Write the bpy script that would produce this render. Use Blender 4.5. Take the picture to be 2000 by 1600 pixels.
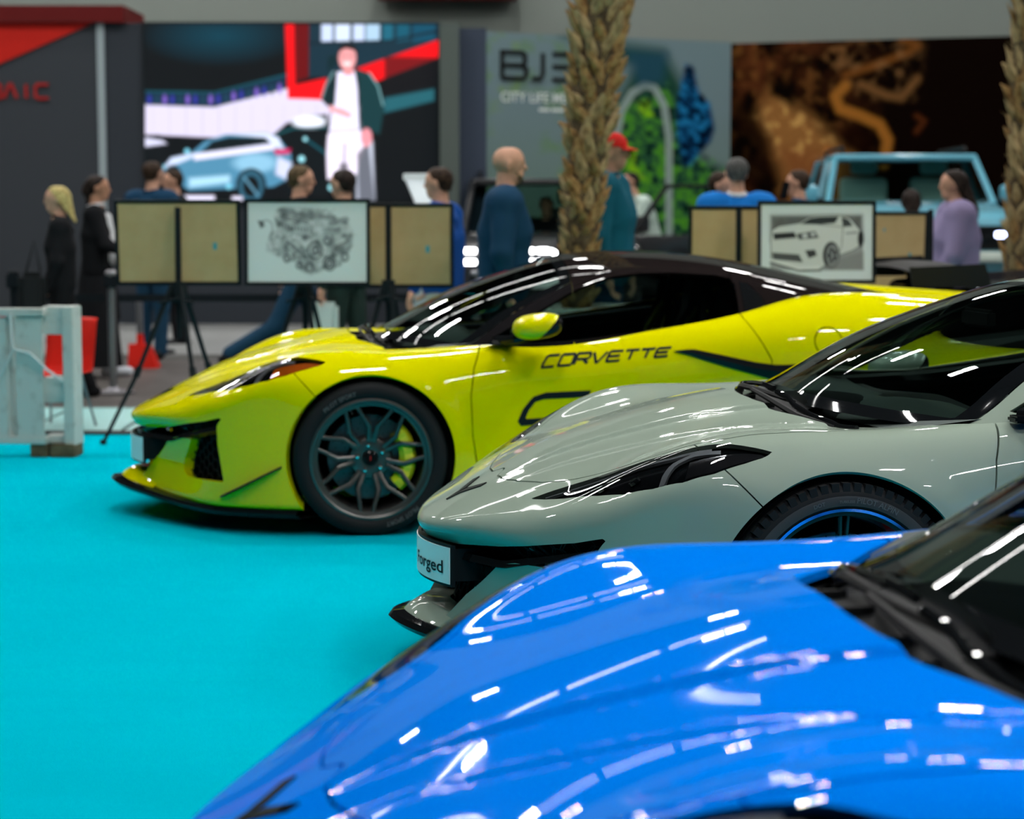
import bpy, bmesh, math, random
import numpy as np
from mathutils import Vector, Matrix

for o in list(bpy.data.objects):
    bpy.data.objects.remove(o, do_unlink=True)
SC = bpy.context.scene
COL = SC.collection
PI = math.pi
# ------------------------------------------------------------------ camera
FPX, CAM_H, HORIZON = 4014.35, 1.4582, 392.35
PITCH = math.atan((800 - HORIZON) / FPX)
cam = bpy.data.cameras.new('camera')
cam_o = bpy.data.objects.new('camera', cam)
COL.objects.link(cam_o)
cam_o.location = (0, 0, CAM_H)
cam_o.rotation_euler = (PI / 2 - PITCH, 0, 0)
cam.sensor_width = 36.0
cam.sensor_fit = 'HORIZONTAL'
cam.lens = FPX * 36.0 / 2000.0
cam.clip_start = 0.05
cam.clip_end = 200
cam.dof.use_dof = True
cam.dof.focus_distance = 5.75
cam.dof.aperture_fstop = 3.0
SC.camera = cam_o
SC.cycles.max_bounces = 8
SC.cycles.diffuse_bounces = 3
SC.cycles.glossy_bounces = 4
SC.cycles.transparent_max_bounces = 10
SC.cycles.caustics_reflective = False
SC.cycles.caustics_refractive = False
# ------------------------------------------------------------------ world and exposure
SC.view_settings.view_transform = 'Standard'
SC.view_settings.look = 'None'
SC.view_settings.gamma = 1.0
SC.view_settings.use_curve_mapping = False
SC.view_settings.exposure = 0.0
wd = bpy.data.worlds.new('hall_air')
SC.world = wd
wd.use_nodes = True
wd.node_tree.nodes['Background'].inputs[0].default_value = (0.30, 0.42, 0.45, 1)
wd.node_tree.nodes['Background'].inputs[1].default_value = 0.10
LAMP_ES, LINE_ES, SCREEN_ES = 190.0, 26.0, 1.5          # emission of the ceiling lamps and of the LED wall
# ------------------------------------------------------------------ pixel to world (2000x1600 frame), used to measure the place
_c, _s = math.cos(PITCH), math.sin(PITCH)
def ray(px, py):
    a = (px - 1000) / FPX; b = (800 - py) / FPX
    return np.array([a, _c + _s * b, -_s + _c * b])
def at(px, py, Y):
    """world point seen at a pixel, at distance Y down the hall"""
    r = ray(px, py); t = Y / r[1]
    return (r[0] * t, Y, CAM_H + r[2] * t)
def on_floor(px, py, z=0.0):
    r = ray(px, py); t = (z - CAM_H) / r[2]
    return (r[0] * t, r[1] * t, z)

# ------------------------------------------------------------------ object helpers
FLIP = [False]
def link(o, parent=None):
    COL.objects.link(o)
    if parent is not None:
        o.parent = parent
    return o
def empty(name, loc=(0, 0, 0), rz=0.0, parent=None):
    o = bpy.data.objects.new(name, None)
    o.location = loc; o.rotation_euler = (0, 0, rz)
    o.empty_display_size = 0.1
    return link(o, parent)
def tag(o, label=None, cat=None, group=None, kind=None):
    if label: o['label'] = label
    if cat: o['category'] = cat
    if group: o['group'] = group
    if kind: o['kind'] = kind
    return o
def mesh_np(name, V, F, mat=None, parent=None, N=None, smooth=True, loc=None, rot=None):
    """V (n,3); F (m,3|4) int array or list of index lists"""
    me = bpy.data.meshes.new(name)
    V = np.array(V, dtype=np.float64)
    if FLIP[0]:                                   # builders below think in "near side positive"
        V[:, 1] *= -1
        F = F[:, ::-1] if isinstance(F, np.ndarray) else [list(f)[::-1] for f in F]
        if N is not None: N = np.asarray(N) * np.array([1, -1, 1])
    if isinstance(F, np.ndarray):
        m, k = F.shape
        me.vertices.add(len(V)); me.vertices.foreach_set('co', V.astype(np.float32).ravel())
        me.loops.add(m * k); me.loops.foreach_set('vertex_index', F.astype(np.int32).ravel())
        me.polygons.add(m)
        me.polygons.foreach_set('loop_start', np.arange(0, m * k, k, dtype=np.int32))
        me.update(calc_edges=True)
    else:
        me.from_pydata([tuple(v) for v in V], [], F)
    if smooth:
        me.polygons.foreach_set('use_smooth', np.ones(len(me.polygons), dtype=bool))
    me.validate()
    if N is not None and len(me.vertices) == len(N):
        me.normals_split_custom_set_from_vertices(np.asarray(N, dtype=np.float32).tolist())
    if mat is not None:
        me.materials.append(mat)
    o = bpy.data.objects.new(name, me)
    if loc is not None: o.location = loc
    if rot is not None: o.rotation_euler = rot
    return link(o, parent)

class MB:
    """collects simple solids, builds one mesh object"""
    def __init__(s): s.V = []; s.F = []
    def add(s, V, F):
        b = len(s.V); s.V += [tuple(v) for v in V]; s.F += [[i + b for i in f] for f in F]; return s
    def box(s, x0, x1, y0, y1, z0, z1, bev=0.0, M=None):
        if bev > 0:
            bm = bmesh.new(); bmesh.ops.create_cube(bm, size=1)
            for v in bm.verts:
                v.co = Vector(((x0 + x1) / 2 + v.co.x * (x1 - x0), (y0 + y1) / 2 + v.co.y * (y1 - y0), (z0 + z1) / 2 + v.co.z * (z1 - z0)))
            bmesh.ops.bevel(bm, geom=list(bm.edges), offset=bev, segments=2, affect='EDGES')
            bm.verts.index_update()
            V = [v.co.copy() for v in bm.verts]; F = [[v.index for v in f.verts] for f in bm.faces]; bm.free()
        else:
            V = [(x, y, z) for z in (z0, z1) for y in (y0, y1) for x in (x0, x1)]
            V = [Vector(v) for v in V]
            F = [[0, 2, 3, 1], [4, 5, 7, 6], [0, 1, 5, 4], [2, 6, 7, 3], [0, 4, 6, 2], [1, 3, 7, 5]]
        if M is not None: V = [M @ v for v in V]
        return s.add(V, F)
    def tube(s, P, r, n=8, cap=True):
        """round bar through points P; r number or list"""
        P = [Vector(p) for p in P]; m = len(P)
        R = r if hasattr(r, '__len__') else [r] * m
        V = []; up = None
        for i, p in enumerate(P):
            t = (P[min(i + 1, m - 1)] - P[max(i - 1, 0)]).normalized()
            if up is None:
                a = Vector((0, 0, 1)) if abs(t.z) < .9 else Vector((1, 0, 0))
                up = t.cross(a).normalized()
            else:
                up = (up - t * up.dot(t)).normalized()
            b = t.cross(up)
            for k in range(n):
                an = 2 * PI * k / n
                V.append(p + (up * math.cos(an) + b * math.sin(an)) * R[i])
        F = [[i * n + k, i * n + (k + 1) % n, (i + 1) * n + (k + 1) % n, (i + 1) * n + k] for i in range(m - 1) for k in range(n)]
        if cap: F += [list(range(n))[::-1], [(m - 1) * n + k for k in range(n)]]
        return s.add(V, F)
    def lathe(s, prof, n=24, M=None, close=False):
        """prof list of (r, h) about local z"""
        V = [Vector((r * math.cos(2 * PI * k / n), r * math.sin(2 * PI * k / n), h)) for r, h in prof for k in range(n)]
        m = len(prof)
        F = [[i * n + k, i * n + (k + 1) % n, (i + 1) * n + (k + 1) % n, (i + 1) * n + k] for i in range(m - 1) for k in range(n)]
        if close:
            F += [[(m - 1) * n + k, (m - 1) * n + (k + 1) % n, (k + 1) % n, k] for k in range(n)]
        if M is not None: V = [M @ v for v in V]
        return s.add(V, F)
    def prism(s, poly, d0, d1, M=None):
        """polygon (u,v) in local xz plane extruded along local y from d0 to d1"""
        n = len(poly)
        V = [Vector((u, d0, v)) for u, v in poly] + [Vector((u, d1, v)) for u, v in poly]
        F = [list(range(n)), [n + k for k in range(n)][::-1]] + [[k, n + k, n + (k + 1) % n, (k + 1) % n] for k in range(n)]
        if M is not None: V = [M @ v for v in V]
        return s.add(V, F)
    def build(s, name, mat=None, parent=None, smooth=False, loc=None, rot=None, angle=None):
        me = bpy.data.meshes.new(name)
        if FLIP[0]:
            s.V = [(v[0], -v[1], v[2]) for v in s.V]; s.F = [list(f)[::-1] for f in s.F]
            if loc is not None: loc = (loc[0], -loc[1], loc[2])
        me.from_pydata([tuple(v) for v in s.V], [], s.F)
        me.validate()
        bm = bmesh.new(); bm.from_mesh(me)
        bmesh.ops.recalc_face_normals(bm, faces=bm.faces)
        bm.to_mesh(me); bm.free()
        if smooth or angle:
            me.polygons.foreach_set('use_smooth', np.ones(len(me.polygons), dtype=bool))
            me.set_sharp_from_angle(angle=angle or math.radians(40))
        if mat: me.materials.append(mat)
        o = bpy.data.objects.new(name, me)
        if loc is not None: o.location = loc
        if rot is not None: o.rotation_euler = rot
        return link(o, parent)

def copy_tree(o, parent=None, matmap=None):
    c = o.copy(); COL.objects.link(c); c.parent = parent
    if matmap and o.type == 'MESH':
        for i, sl in enumerate(c.material_slots):
            m = sl.material
            if m and m.name in matmap:
                sl.link = 'OBJECT'; sl.material = matmap[m.name]
    for ch in list(o.children):
        copy_tree(ch, c, matmap)
    return c

# ------------------------------------------------------------------ materials
MATS = {}
def mat(name, col=(.8, .8, .8), rough=.5, metal=0.0, coat=0.0, emit=None, es=1.0, alpha=1.0, trans=0.0, ior=1.45, spec=None, noise=None, bump=None, attr=None, sheen=0.0, coat_rough=.03):
    if name in MATS: return MATS[name]
    m = bpy.data.materials.new(name); m.use_nodes = True
    if spec is None: spec = .5 if rough < .45 else .10
    nt = m.node_tree; b = nt.nodes['Principled BSDF']
    b.inputs['Base Color'].default_value = (*col, 1)
    b.inputs['Roughness'].default_value = rough
    b.inputs['Metallic'].default_value = metal
    b.inputs['Coat Weight'].default_value = coat
    b.inputs['Coat Roughness'].default_value = coat_rough
    b.inputs['Coat IOR'].default_value = 1.36
    b.inputs['Specular IOR Level'].default_value = spec
    b.inputs['IOR'].default_value = ior
    b.inputs['Transmission Weight'].default_value = trans
    b.inputs['Sheen Weight'].default_value = sheen
    if emit is not None:
        b.inputs['Emission Color'].default_value = (*emit, 1)
        b.inputs['Emission Strength'].default_value = es
    if noise:   # (scale, second colour, contrast lo, hi)
        tc = nt.nodes.new('ShaderNodeTexCoord'); nz = nt.nodes.new('ShaderNodeTexNoise')
        nz.inputs['Scale'].default_value = noise[0]; nz.inputs['Detail'].default_value = 6
        rp = nt.nodes.new('ShaderNodeValToRGB')
        rp.color_ramp.elements[0].position = noise[2]; rp.color_ramp.elements[1].position = noise[3]
        rp.color_ramp.elements[0].color = (*col, 1); rp.color_ramp.elements[1].color = (*noise[1], 1)
        nt.links.new(tc.outputs['Object'], nz.inputs['Vector'])
        nt.links.new(nz.outputs['Fac'], rp.inputs['Fac'])
        nt.links.new(rp.outputs['Color'], b.inputs['Base Color'])
    if bump:    # (scale, strength, distance)
        tc2 = nt.nodes.new('ShaderNodeTexCoord'); n2 = nt.nodes.new('ShaderNodeTexNoise')
        n2.inputs['Scale'].default_value = bump[0]; n2.inputs['Detail'].default_value = 4
        bp = nt.nodes.new('ShaderNodeBump'); bp.inputs['Strength'].default_value = bump[1]; bp.inputs['Distance'].default_value = bump[2]
        nt.links.new(tc2.outputs['Object'], n2.inputs['Vector'])
        nt.links.new(n2.outputs['Fac'], bp.inputs['Height'])
        nt.links.new(bp.outputs['Normal'], b.inputs['Normal'])
    if attr:
        at_ = nt.nodes.new('ShaderNodeAttribute'); at_.attribute_name = attr
        if emit is not None:
            nt.links.new(at_.outputs['Color'], b.inputs['Emission Color'])
        else:
            nt.links.new(at_.outputs['Color'], b.inputs['Base Color'])
    MATS[name] = m
    return m
def glass(name, tint, refl_ior=1.5, rough=0.0):
    """thin automotive glass: tinted see-through plus a mirror reflection"""
    if name in MATS: return MATS[name]
    m = bpy.data.materials.new(name); m.use_nodes = True
    nt = m.node_tree; nt.nodes.clear()
    out = nt.nodes.new('ShaderNodeOutputMaterial'); mx = nt.nodes.new('ShaderNodeMixShader')
    tr = nt.nodes.new('ShaderNodeBsdfTransparent'); gl = nt.nodes.new('ShaderNodeBsdfGlossy'); fr = nt.nodes.new('ShaderNodeFresnel')
    tr.inputs[0].default_value = (*tint, 1); gl.inputs['Roughness'].default_value = rough
    fr.inputs['IOR'].default_value = refl_ior
    nt.links.new(fr.outputs[0], mx.inputs[0]); nt.links.new(tr.outputs[0], mx.inputs[1]); nt.links.new(gl.outputs[0], mx.inputs[2])
    nt.links.new(mx.outputs[0], out.inputs[0])
    MATS[name] = m
    return m

# ------------------------------------------------------------------ splines, implicit surfaces
class Spl:
    """natural cubic spline as a linear operator on its knot values"""
    def __init__(s, k):
        s.k = k = np.asarray(k, float); n = len(k); h = np.diff(k)
        A = np.eye(n); B = np.zeros((n, n))
        for i in range(1, n - 1):
            A[i, i - 1] = h[i - 1]; A[i, i] = 2 * (h[i - 1] + h[i]); A[i, i + 1] = h[i]
            B[i, i - 1] = 6 / h[i - 1]; B[i, i] = -6 / h[i - 1] - 6 / h[i]; B[i, i + 1] = 6 / h[i]
        s.M = np.linalg.solve(A, B); s.h = h
    def W(s, x):
        x = np.asarray(x, float).ravel(); n = len(s.k)
        xc = np.clip(x, s.k[0], s.k[-1])
        i = np.clip(np.searchsorted(s.k, xc, 'right') - 1, 0, n - 2)
        h = s.h[i]; a = (s.k[i + 1] - xc) / h; b = 1 - a
        W = s.M[i] * (((a ** 3 - a) * h * h / 6)[:, None]) + s.M[i + 1] * (((b ** 3 - b) * h * h / 6)[:, None])
        r = np.arange(len(x)); W[r, i] += a; W[r, i + 1] += b
        return W
def curve(k, v):
    sp = Spl(k); v = np.asarray(v, float)
    return lambda x: (sp.W(x) @ v).reshape(np.shape(x))
class Tens:
    def __init__(s, xk, yk, C):
        s.a = Spl(xk); s.b = Spl(yk); s.C = np.asarray(C, float)
        assert s.C.shape == (len(xk), len(yk)), (s.C.shape, len(xk), len(yk))
    def __call__(s, x, y):
        """works on scattered (n,) arrays, or on broadcastable open grids"""
        x = np.asarray(x, float); y = np.asarray(y, float)
        if x.size * y.size > 1 and x.ndim > 1 and x.size != y.size:
            sh = np.broadcast_shapes(x.shape, y.shape)
            R = s.a.W(x) @ s.C @ s.b.W(y).T
            ax = int(np.argmax(x.shape)); ay = int(np.argmax(y.shape))
            return R.reshape(sh) if ax < ay else R.T.reshape(sh)
        return np.einsum('ni,ij,nj->n', s.a.W(x), s.C, s.b.W(y), optimize=True).reshape(x.shape)
def smax(a, b, r):
    d = np.clip(r - np.abs(a - b), 0, None)
    return np.maximum(a, b) + d * d / (4 * r)
def smin(a, b, r):
    d = np.clip(r - np.abs(a - b), 0, None)
    return np.minimum(a, b) - d * d / (4 * r)

def surface_net(F, lo, hi, step):
    """naive surface nets of F(x,y,z)<0 on a box; returns quads, outward"""
    ax = [np.arange(lo[i], hi[i] + step[i] * .5, step[i]) for i in range(3)]
    D = F(ax[0][:, None, None], ax[1][None, :, None], ax[2][None, None, :])
    D = np.broadcast_to(D, (len(ax[0]), len(ax[1]), len(ax[2]))).astype(np.float32)
    D = np.where(np.abs(D) < 1e-7, 1e-7, D)
    S = D < 0
    nx, ny, nz = D.shape
    cnt = np.zeros((nx - 1, ny - 1, nz - 1), np.int8)
    for i in (0, 1):
        for j in (0, 1):
            for k in (0, 1):
                cnt += S[i:nx - 1 + i, j:ny - 1 + j, k:nz - 1 + k]
    act = (cnt > 0) & (cnt < 8)
    idx = np.full(act.shape, -1, np.int64); I, J, K = np.nonzero(act); idx[I, J, K] = np.arange(len(I))
    P = np.zeros((len(I), 3)); C = np.zeros(len(I))
    corners = [(i, j, k) for i in (0, 1) for j in (0, 1) for k in (0, 1)]
    for a in corners:
        for d in range(3):
            if a[d] == 0:
                b = list(a); b[d] = 1
                va = D[I + a[0], J + a[1], K + a[2]]; vb = D[I + b[0], J + b[1], K + b[2]]
                m = (va < 0) != (vb < 0)
                t = np.where(m, va / np.where(m, va - vb, 1), 0)
                q = np.array(a, float)[None, :].repeat(len(I), 0); q[:, d] += t
                P[m] += q[m]; C[m] += 1
    P /= C[:, None]
    V = np.stack([ax[0][I] + P[:, 0] * step[0], ax[1][J] + P[:, 1] * step[1], ax[2][K] + P[:, 2] * step[2]], 1)
    Q = []
    for d in range(3):
        sl0 = [slice(None)] * 3; sl1 = [slice(None)] * 3
        sl0[d] = slice(0, -1); sl1[d] = slice(1, None)
        A = S[tuple(sl0)]; B = S[tuple(sl1)]
        e1, e2 = [(1, 2), (2, 0), (0, 1)][d]
        i3 = np.nonzero(A != B); pos = np.stack(i3, 1)
        ok = (pos[:, e1] > 0) & (pos[:, e2] > 0) & (pos[:, e1] < D.shape[e1] - 1) & (pos[:, e2] < D.shape[e2] - 1)
        pos = pos[ok]
        ins = A[pos[:, 0], pos[:, 1], pos[:, 2]]
        def cell(o1, o2):
            p = pos.copy(); p[:, e1] -= o1; p[:, e2] -= o2
            return idx[p[:, 0], p[:, 1], p[:, 2]]
        q = np.stack([cell(1, 1), cell(0, 1), cell(0, 0), cell(1, 0)], 1)
        q[~ins] = q[~ins][:, ::-1]
        Q.append(q)
    return V, np.concatenate(Q)
def grad(F, V, e=1e-3):
    G = np.empty_like(V)
    for d in range(3):
        p = V.copy(); p[:, d] += e; q = V.copy(); q[:, d] -= e
        G[:, d] = (F(p[:, 0], p[:, 1], p[:, 2]) - F(q[:, 0], q[:, 1], q[:, 2])) / (2 * e)
    return G
def project(F, V, it=3, cap=.006):
    for _ in range(it):
        G = grad(F, V); f = F(V[:, 0], V[:, 1], V[:, 2])
        s = f[:, None] * G / np.maximum((G * G).sum(1), 1e-6)[:, None]
        l = np.linalg.norm(s, axis=1, keepdims=True); s *= np.minimum(1, cap / np.maximum(l, 1e-9))
        V = V - s
    G = grad(F, V)
    return V, G / np.maximum(np.linalg.norm(G, axis=1, keepdims=True), 1e-9)
def tri(Q):
    return np.concatenate([Q[:, [0, 1, 2]], Q[:, [0, 2, 3]]])
def poly_sd(poly, P):
    """signed distance of 2d points to a closed polygon, negative inside"""
    poly = np.asarray(poly, float); n = len(poly)
    d2 = np.full(len(P), 1e9); ins = np.zeros(len(P), bool)
    for i in range(n):
        a, b = poly[i], poly[(i + 1) % n]; ab = b - a
        t = np.clip(((P - a) @ ab) / max(ab @ ab, 1e-12), 0, 1)
        q = P - a - t[:, None] * ab
        d2 = np.minimum(d2, (q * q).sum(1))
        if a[1] != b[1]:
            c = (a[1] > P[:, 1]) != (b[1] > P[:, 1])
            ins ^= c & (P[:, 0] < (b[0] - a[0]) * (P[:, 1] - a[1]) / (b[1] - a[1]) + a[0])
    d = np.sqrt(d2)
    return np.where(ins, -d, d)
def clip(mesh, f):
    """split triangle mesh (V,T,N) by per-vertex field f; returns the part f<0 and the part f>0"""
    V, T, N = mesh
    f = np.where(np.abs(f) < 1e-6, 1e-6, f)
    neg = f < 0; k = neg[T].sum(1)
    tin, tout, tm = T[k == 3], T[k == 0], T[(k > 0) & (k < 3)]
    if len(tm) == 0:
        return compact((V, tin, N)), compact((V, tout, N))
    one = neg[tm].sum(1) == 1          # one vertex inside
    lone = np.where(one[:, None], neg[tm], ~neg[tm])
    r = lone.argmax(1); ar = np.arange(len(tm))
    a = tm[ar, r]; b = tm[ar, (r + 1) % 3]; c = tm[ar, (r + 2) % 3]
    E = np.concatenate([np.stack([a, b], 1), np.stack([a, c], 1)])
    Es = np.sort(E, 1)
    U, inv = np.unique(Es, axis=0, return_inverse=True); inv = inv.ravel()
    t = f[U[:, 0]] / (f[U[:, 0]] - f[U[:, 1]])
    nV = V[U[:, 0]] + t[:, None] * (V[U[:, 1]] - V[U[:, 0]])
    nN = N[U[:, 0]] + t[:, None] * (N[U[:, 1]] - N[U[:, 0]])
    nN /= np.maximum(np.linalg.norm(nN, axis=1, keepdims=True), 1e-9)
    base = len(V); V2 = np.concatenate([V, nV]); N2 = np.concatenate([N, nN])
    p = base + inv[:len(tm)]; q = base + inv[len(tm):]
    t1 = np.stack([a, p, q], 1)
    t2 = np.concatenate([np.stack([p, b, c], 1), np.stack([p, c, q], 1)])
    o2 = np.concatenate([one, one])
    tin = np.concatenate([tin, t1[one], t2[~o2]]); tout = np.concatenate([tout, t1[~one], t2[o2]])
    return compact((V2, tin, N2)), compact((V2, tout, N2))
def compact(m):
    V, T, N = m
    u, inv = np.unique(T, return_inverse=True)
    return V[u], inv.reshape(-1, 3), N[u]
def mirror_y(m):
    V, T, N = m; k = np.array([1, -1, 1.])
    return V * k, T[:, ::-1], N * k
def join(*ms):
    V = []; T = []; N = []; b = 0
    for v, t, n in ms:
        V.append(v); T.append(t + b); N.append(n); b += len(v)
    return np.concatenate(V), np.concatenate(T), np.concatenate(N)
def rim_lip(m, depth):
    """fold the open edges of a panel inwards so that it shows a thickness"""
    V, T, N = m
    E = np.concatenate([T[:, [0, 1]], T[:, [1, 2]], T[:, [2, 0]]])
    key = np.sort(E, 1); U, inv, cnt = np.unique(key, axis=0, return_inverse=True, return_counts=True)
    B = E[cnt[inv.ravel()] == 1]
    if len(B) == 0: return m
    vs, inv2 = np.unique(B, return_inverse=True); B2 = inv2.reshape(-1, 2)
    n = len(vs)
    top = V[vs]; bot = V[vs] - N[vs] * depth
    e = top[B2[:, 1]] - top[B2[:, 0]]
    nn = np.zeros((n, 3)); side = np.cross(e, N[vs][B2[:, 0]])
    np.add.at(nn, B2[:, 0], side); np.add.at(nn, B2[:, 1], side)
    nn /= np.maximum(np.linalg.norm(nn, axis=1, keepdims=True), 1e-9)
    V3 = np.concatenate([top, bot]); N3 = np.concatenate([nn, nn])
    T3 = np.concatenate([np.stack([B2[:, 1], B2[:, 0], B2[:, 0] + n], 1), np.stack([B2[:, 1], B2[:, 0] + n, B2[:, 1] + n], 1)])
    return join(m, (V3, T3, N3))
# ------------------------------------------------------------------ sports car: implicit body (car frame: x from nose to tail, y half width, z up)
HX = [0, .15, .30, .50, .75, 1.0, 1.2, 1.45, 1.7, 2.0, 2.3, 2.6, 2.8, 3.0, 3.4, 3.8, 4.2, 4.65]
HY = [0, .2, .4, .55, .70, .80, .90, 1.0, 1.1]
HC = [[.455, .452, .44, .43, .42, .41, .40, .39, .38],
      [.538, .530, .505, .48, .455, .44, .42, .40, .38],
      [.612, .606, .590, .566, .532, .495, .46, .43, .40],
      [.688, .682, .672, .668, .664, .630, .58, .52, .46],
      [.764, .756, .746, .752, .776, .770, .715, .635, .55],
      [.824, .812, .790, .786, .802, .802, .758, .68, .58],
      [.848, .836, .806, .788, .796, .802, .772, .70, .60],
      [.858, .848, .826, .808, .810, .814, .788, .72, .63],
      [.862, .852, .838, .828, .830, .832, .806, .74, .65],
      [.865, .856, .846, .840, .841, .842, .820, .76, .68],
      [.890, .884, .880, .880, .884, .884, .864, .80, .72],
      [.925, .922, .92, .922, .926, .926, .908, .855, .78],
      [.955, .955, .955, .958, .962, .962, .944, .895, .82],
      [.975, .98, .99, 1.0, 1.01, 1.008, .98, .925, .85],
      [.965, .97, .99, 1.015, 1.04, 1.035, .995, .93, .85],
      [.945, .95, .965, .985, 1.015, 1.012, .975, .91, .83],
      [.93, .935, .945, .96, .985, .983, .95, .89, .81],
      [.95, .95, .95, .95, .955, .95, .92, .87, .80]]
def _mir(k, C):
    k = list(k); C = np.asarray(C, float); m = 3
    return [-v for v in k[m:0:-1]] + k, np.concatenate([C[:, m:0:-1], C], 1)
_hk, _hc = _mir(HY, HC)
h_base = Tens(HX, _hk, _hc)
WX = [.2, .7, 1.1, 1.45, 1.7, 2.2, 2.6, 2.9, 3.3, 3.82, 4.3, 4.65]
WZ = [.12, .25, .40, .55, .70, .80, .90, 1.00, 1.10]
WC = [[.98, .98, .98, .98, .975, .965, .95, .94, .93],
      [.97, .985, .985, .98, .97, .95, .93, .92, .92],
      [.985, .995, 1.0, 1.0, .985, .955, .93, .91, .9],
      [.955, .965, .975, .978, .965, .943, .915, .90, .9],
      [.945, .945, .945, .945, .940, .918, .890, .88, .88],
      [.95, .94, .93, .935, .95, .938, .905, .88, .87],
      [.96, .945, .925, .935, .965, .963, .935, .90, .88],
      [.98, .965, .945, .95, .985, .988, .965, .92, .88],
      [.995, .995, .99, .99, 1.0, 1.0, .98, .94, .90],
      [1.0, 1.01, 1.012, 1.012, 1.01, 1.0, .975, .94, .9],
      [.96, .985, .99, .99, .985, .97, .95, .92, .9],
      [.90, .93, .95, .955, .95, .94, .92, .9, .88]]
w_base = Tens(WX, WZ, WC)
_n0 = curve([-.4, -.2, 0, .2, .4, .55, .65, .75, .80, .85, .90, .95, 1.0, 1.1],
            [.155, .049, 0, .049, .155, .235, .302, .39, .447, .53, .635, .76, .9, 1.2])
_dz = curve([.08, .14, .20, .28, .37, .42, .455, .475, .52, .60, .8], [.02, .02, .035, .055, .05, .034, .008, 0, .003, .02, .06])
def sstep(a, b, x):
    t = np.clip((x - a) / (b - a), 0, 1); return t * t * (3 - 2 * t)
AF, AR, AZ = 1.093, 3.83, .338     # wheel centres
RF, RR = .369, .386                # arch radii
def h_top(x, y):
    h = h_base(x, y)
    t = np.clip((x - .25) / .85, 0, 1); ay = np.abs(y)
    on = sstep(.22, .5, x) * (1 - sstep(1.35, 1.6, x))
    e1 = .085 + .20 * t; e2 = .20 + .33 * t
    h = h + on * .013 * (1 - sstep(e1 - .008, e1 + .016, ay)) + on * .008 * (1 - sstep(e2 - .008, e2 + .018, ay))
    return h
def n_front(y, z):
    ay = np.abs(y)
    return _n0(ay) + _dz(z) * (1 - sstep(.55, .82, ay))
def _slope(fun, A, B):
    e = 2e-3
    a, b = A[:, None], B[None, :]
    da = (fun(*np.broadcast_arrays(a + e, b)) - fun(*np.broadcast_arrays(a - e, b))) / (2 * e)
    db = (fun(*np.broadcast_arrays(a, b + e)) - fun(*np.broadcast_arrays(a, b - e))) / (2 * e)
    return np.sqrt(1 + da ** 2 + db ** 2)
class Tab:
    """bilinear table of a slowly varying factor"""
    def __init__(s, fun, A, B):
        s.A, s.B = A, B
        def flat(p, q): return np.asarray(fun(p.ravel(), q.ravel())).reshape(p.shape)
        s.T = _slope(flat, A, B)
    def __call__(s, a, b):
        fa = np.clip((a - s.A[0]) / (s.A[1] - s.A[0]), 0, len(s.A) - 1.001); fb = np.clip((b - s.B[0]) / (s.B[1] - s.B[0]), 0, len(s.B) - 1.001)
        i = fa.astype(int); j = fb.astype(int); u = fa - i; v = fb - j
        T = s.T
        return (T[i, j] * (1 - u) + T[i + 1, j] * u) * (1 - v) + (T[i, j + 1] * (1 - u) + T[i + 1, j + 1] * u) * v
_gx, _gy, _gz = np.arange(-.2, 4.9, .03), np.arange(-.1, 1.15, .03), np.arange(0, 1.3, .03)
_th, _tw, _tn = Tab(h_top, _gx, _gy), Tab(w_base, _gx, _gz), Tab(n_front, _gy, _gz)
def F_body(x, y, z):
    ay = np.abs(y)
    top = (z - h_top(x, ay)) / _th(x, ay)
    rf = np.sqrt((x - AF) ** 2 + (z - AZ) ** 2); rr = np.sqrt((x - AR) ** 2 + (z - AZ) ** 2)
    flare = .007 * (1 - sstep(.385, .47, rf)) + .007 * (1 - sstep(.40, .48, rr))
    side = (ay - w_base(x, z) - flare) / _tw(x, z)
    front = (n_front(ay, z) - x) / _tn(ay, z)
    a = smax(top, side, .10)
    a = smax(a, front, .035)
    rear = x - (4.60 + .05 * np.sin(np.clip((z - .3) / .7, 0, 1) * PI) - .10 * ay ** 2 - .25 * ay ** 6)
    a = smax(a, rear, .03)
    a = smax(a, (.115 - z), .03)
    return a
# greenhouse
_R = curve([.9, 1.05, 1.19, 1.39, 1.59, 1.84, 2.09, 2.27, 2.60, 2.85, 3.11, 3.37, 3.63, 3.79, 4.1],
           [.745, .798, .845, .952, 1.046, 1.134, 1.199, 1.216, 1.211, 1.182, 1.131, 1.075, 1.020, .992, .92])
g_side = Tens([1.0, 1.6, 2.2, 2.7, 3.0, 3.4, 3.8, 4.1], [.75, .85, 1.0, 1.1, 1.18, 1.26],
              [[.86, .845, .77, .705, .64, .57], [.87, .848, .77, .705, .64, .57], [.885, .862, .778, .71, .645, .57],
               [.905, .88, .785, .705, .635, .56], [.905, .87, .765, .68, .61, .53], [.86, .80, .68, .58, .50, .42], [.76, .70, .58, .48, .40, .32], [.68, .62, .5, .4, .32, .25]])
def ws_shift(x, ay): return (1 - sstep(1.7, 2.6, x)) * (.44 * ay ** 2 + .24 * ay ** 6)
def g_fields(x, y, z):
    ay = np.abs(y)
    xs = x - ws_shift(x, ay)
    cr = .055 * (ay / .6) ** 2 * (.35 + .65 * sstep(1.5, 2.2, x))
    e = 2e-3
    sl = np.sqrt(1 + ((_R(xs + e) - _R(xs - e)) / (2 * e)) ** 2)
    return (z - _R(xs) + cr) / sl, (ay - g_side(x, z)) / 1.15
def F_green(x, y, z):
    t, s = g_fields(x, y, z)
    return smax(smax(t, s, .055), .74 - z, .02)
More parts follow.
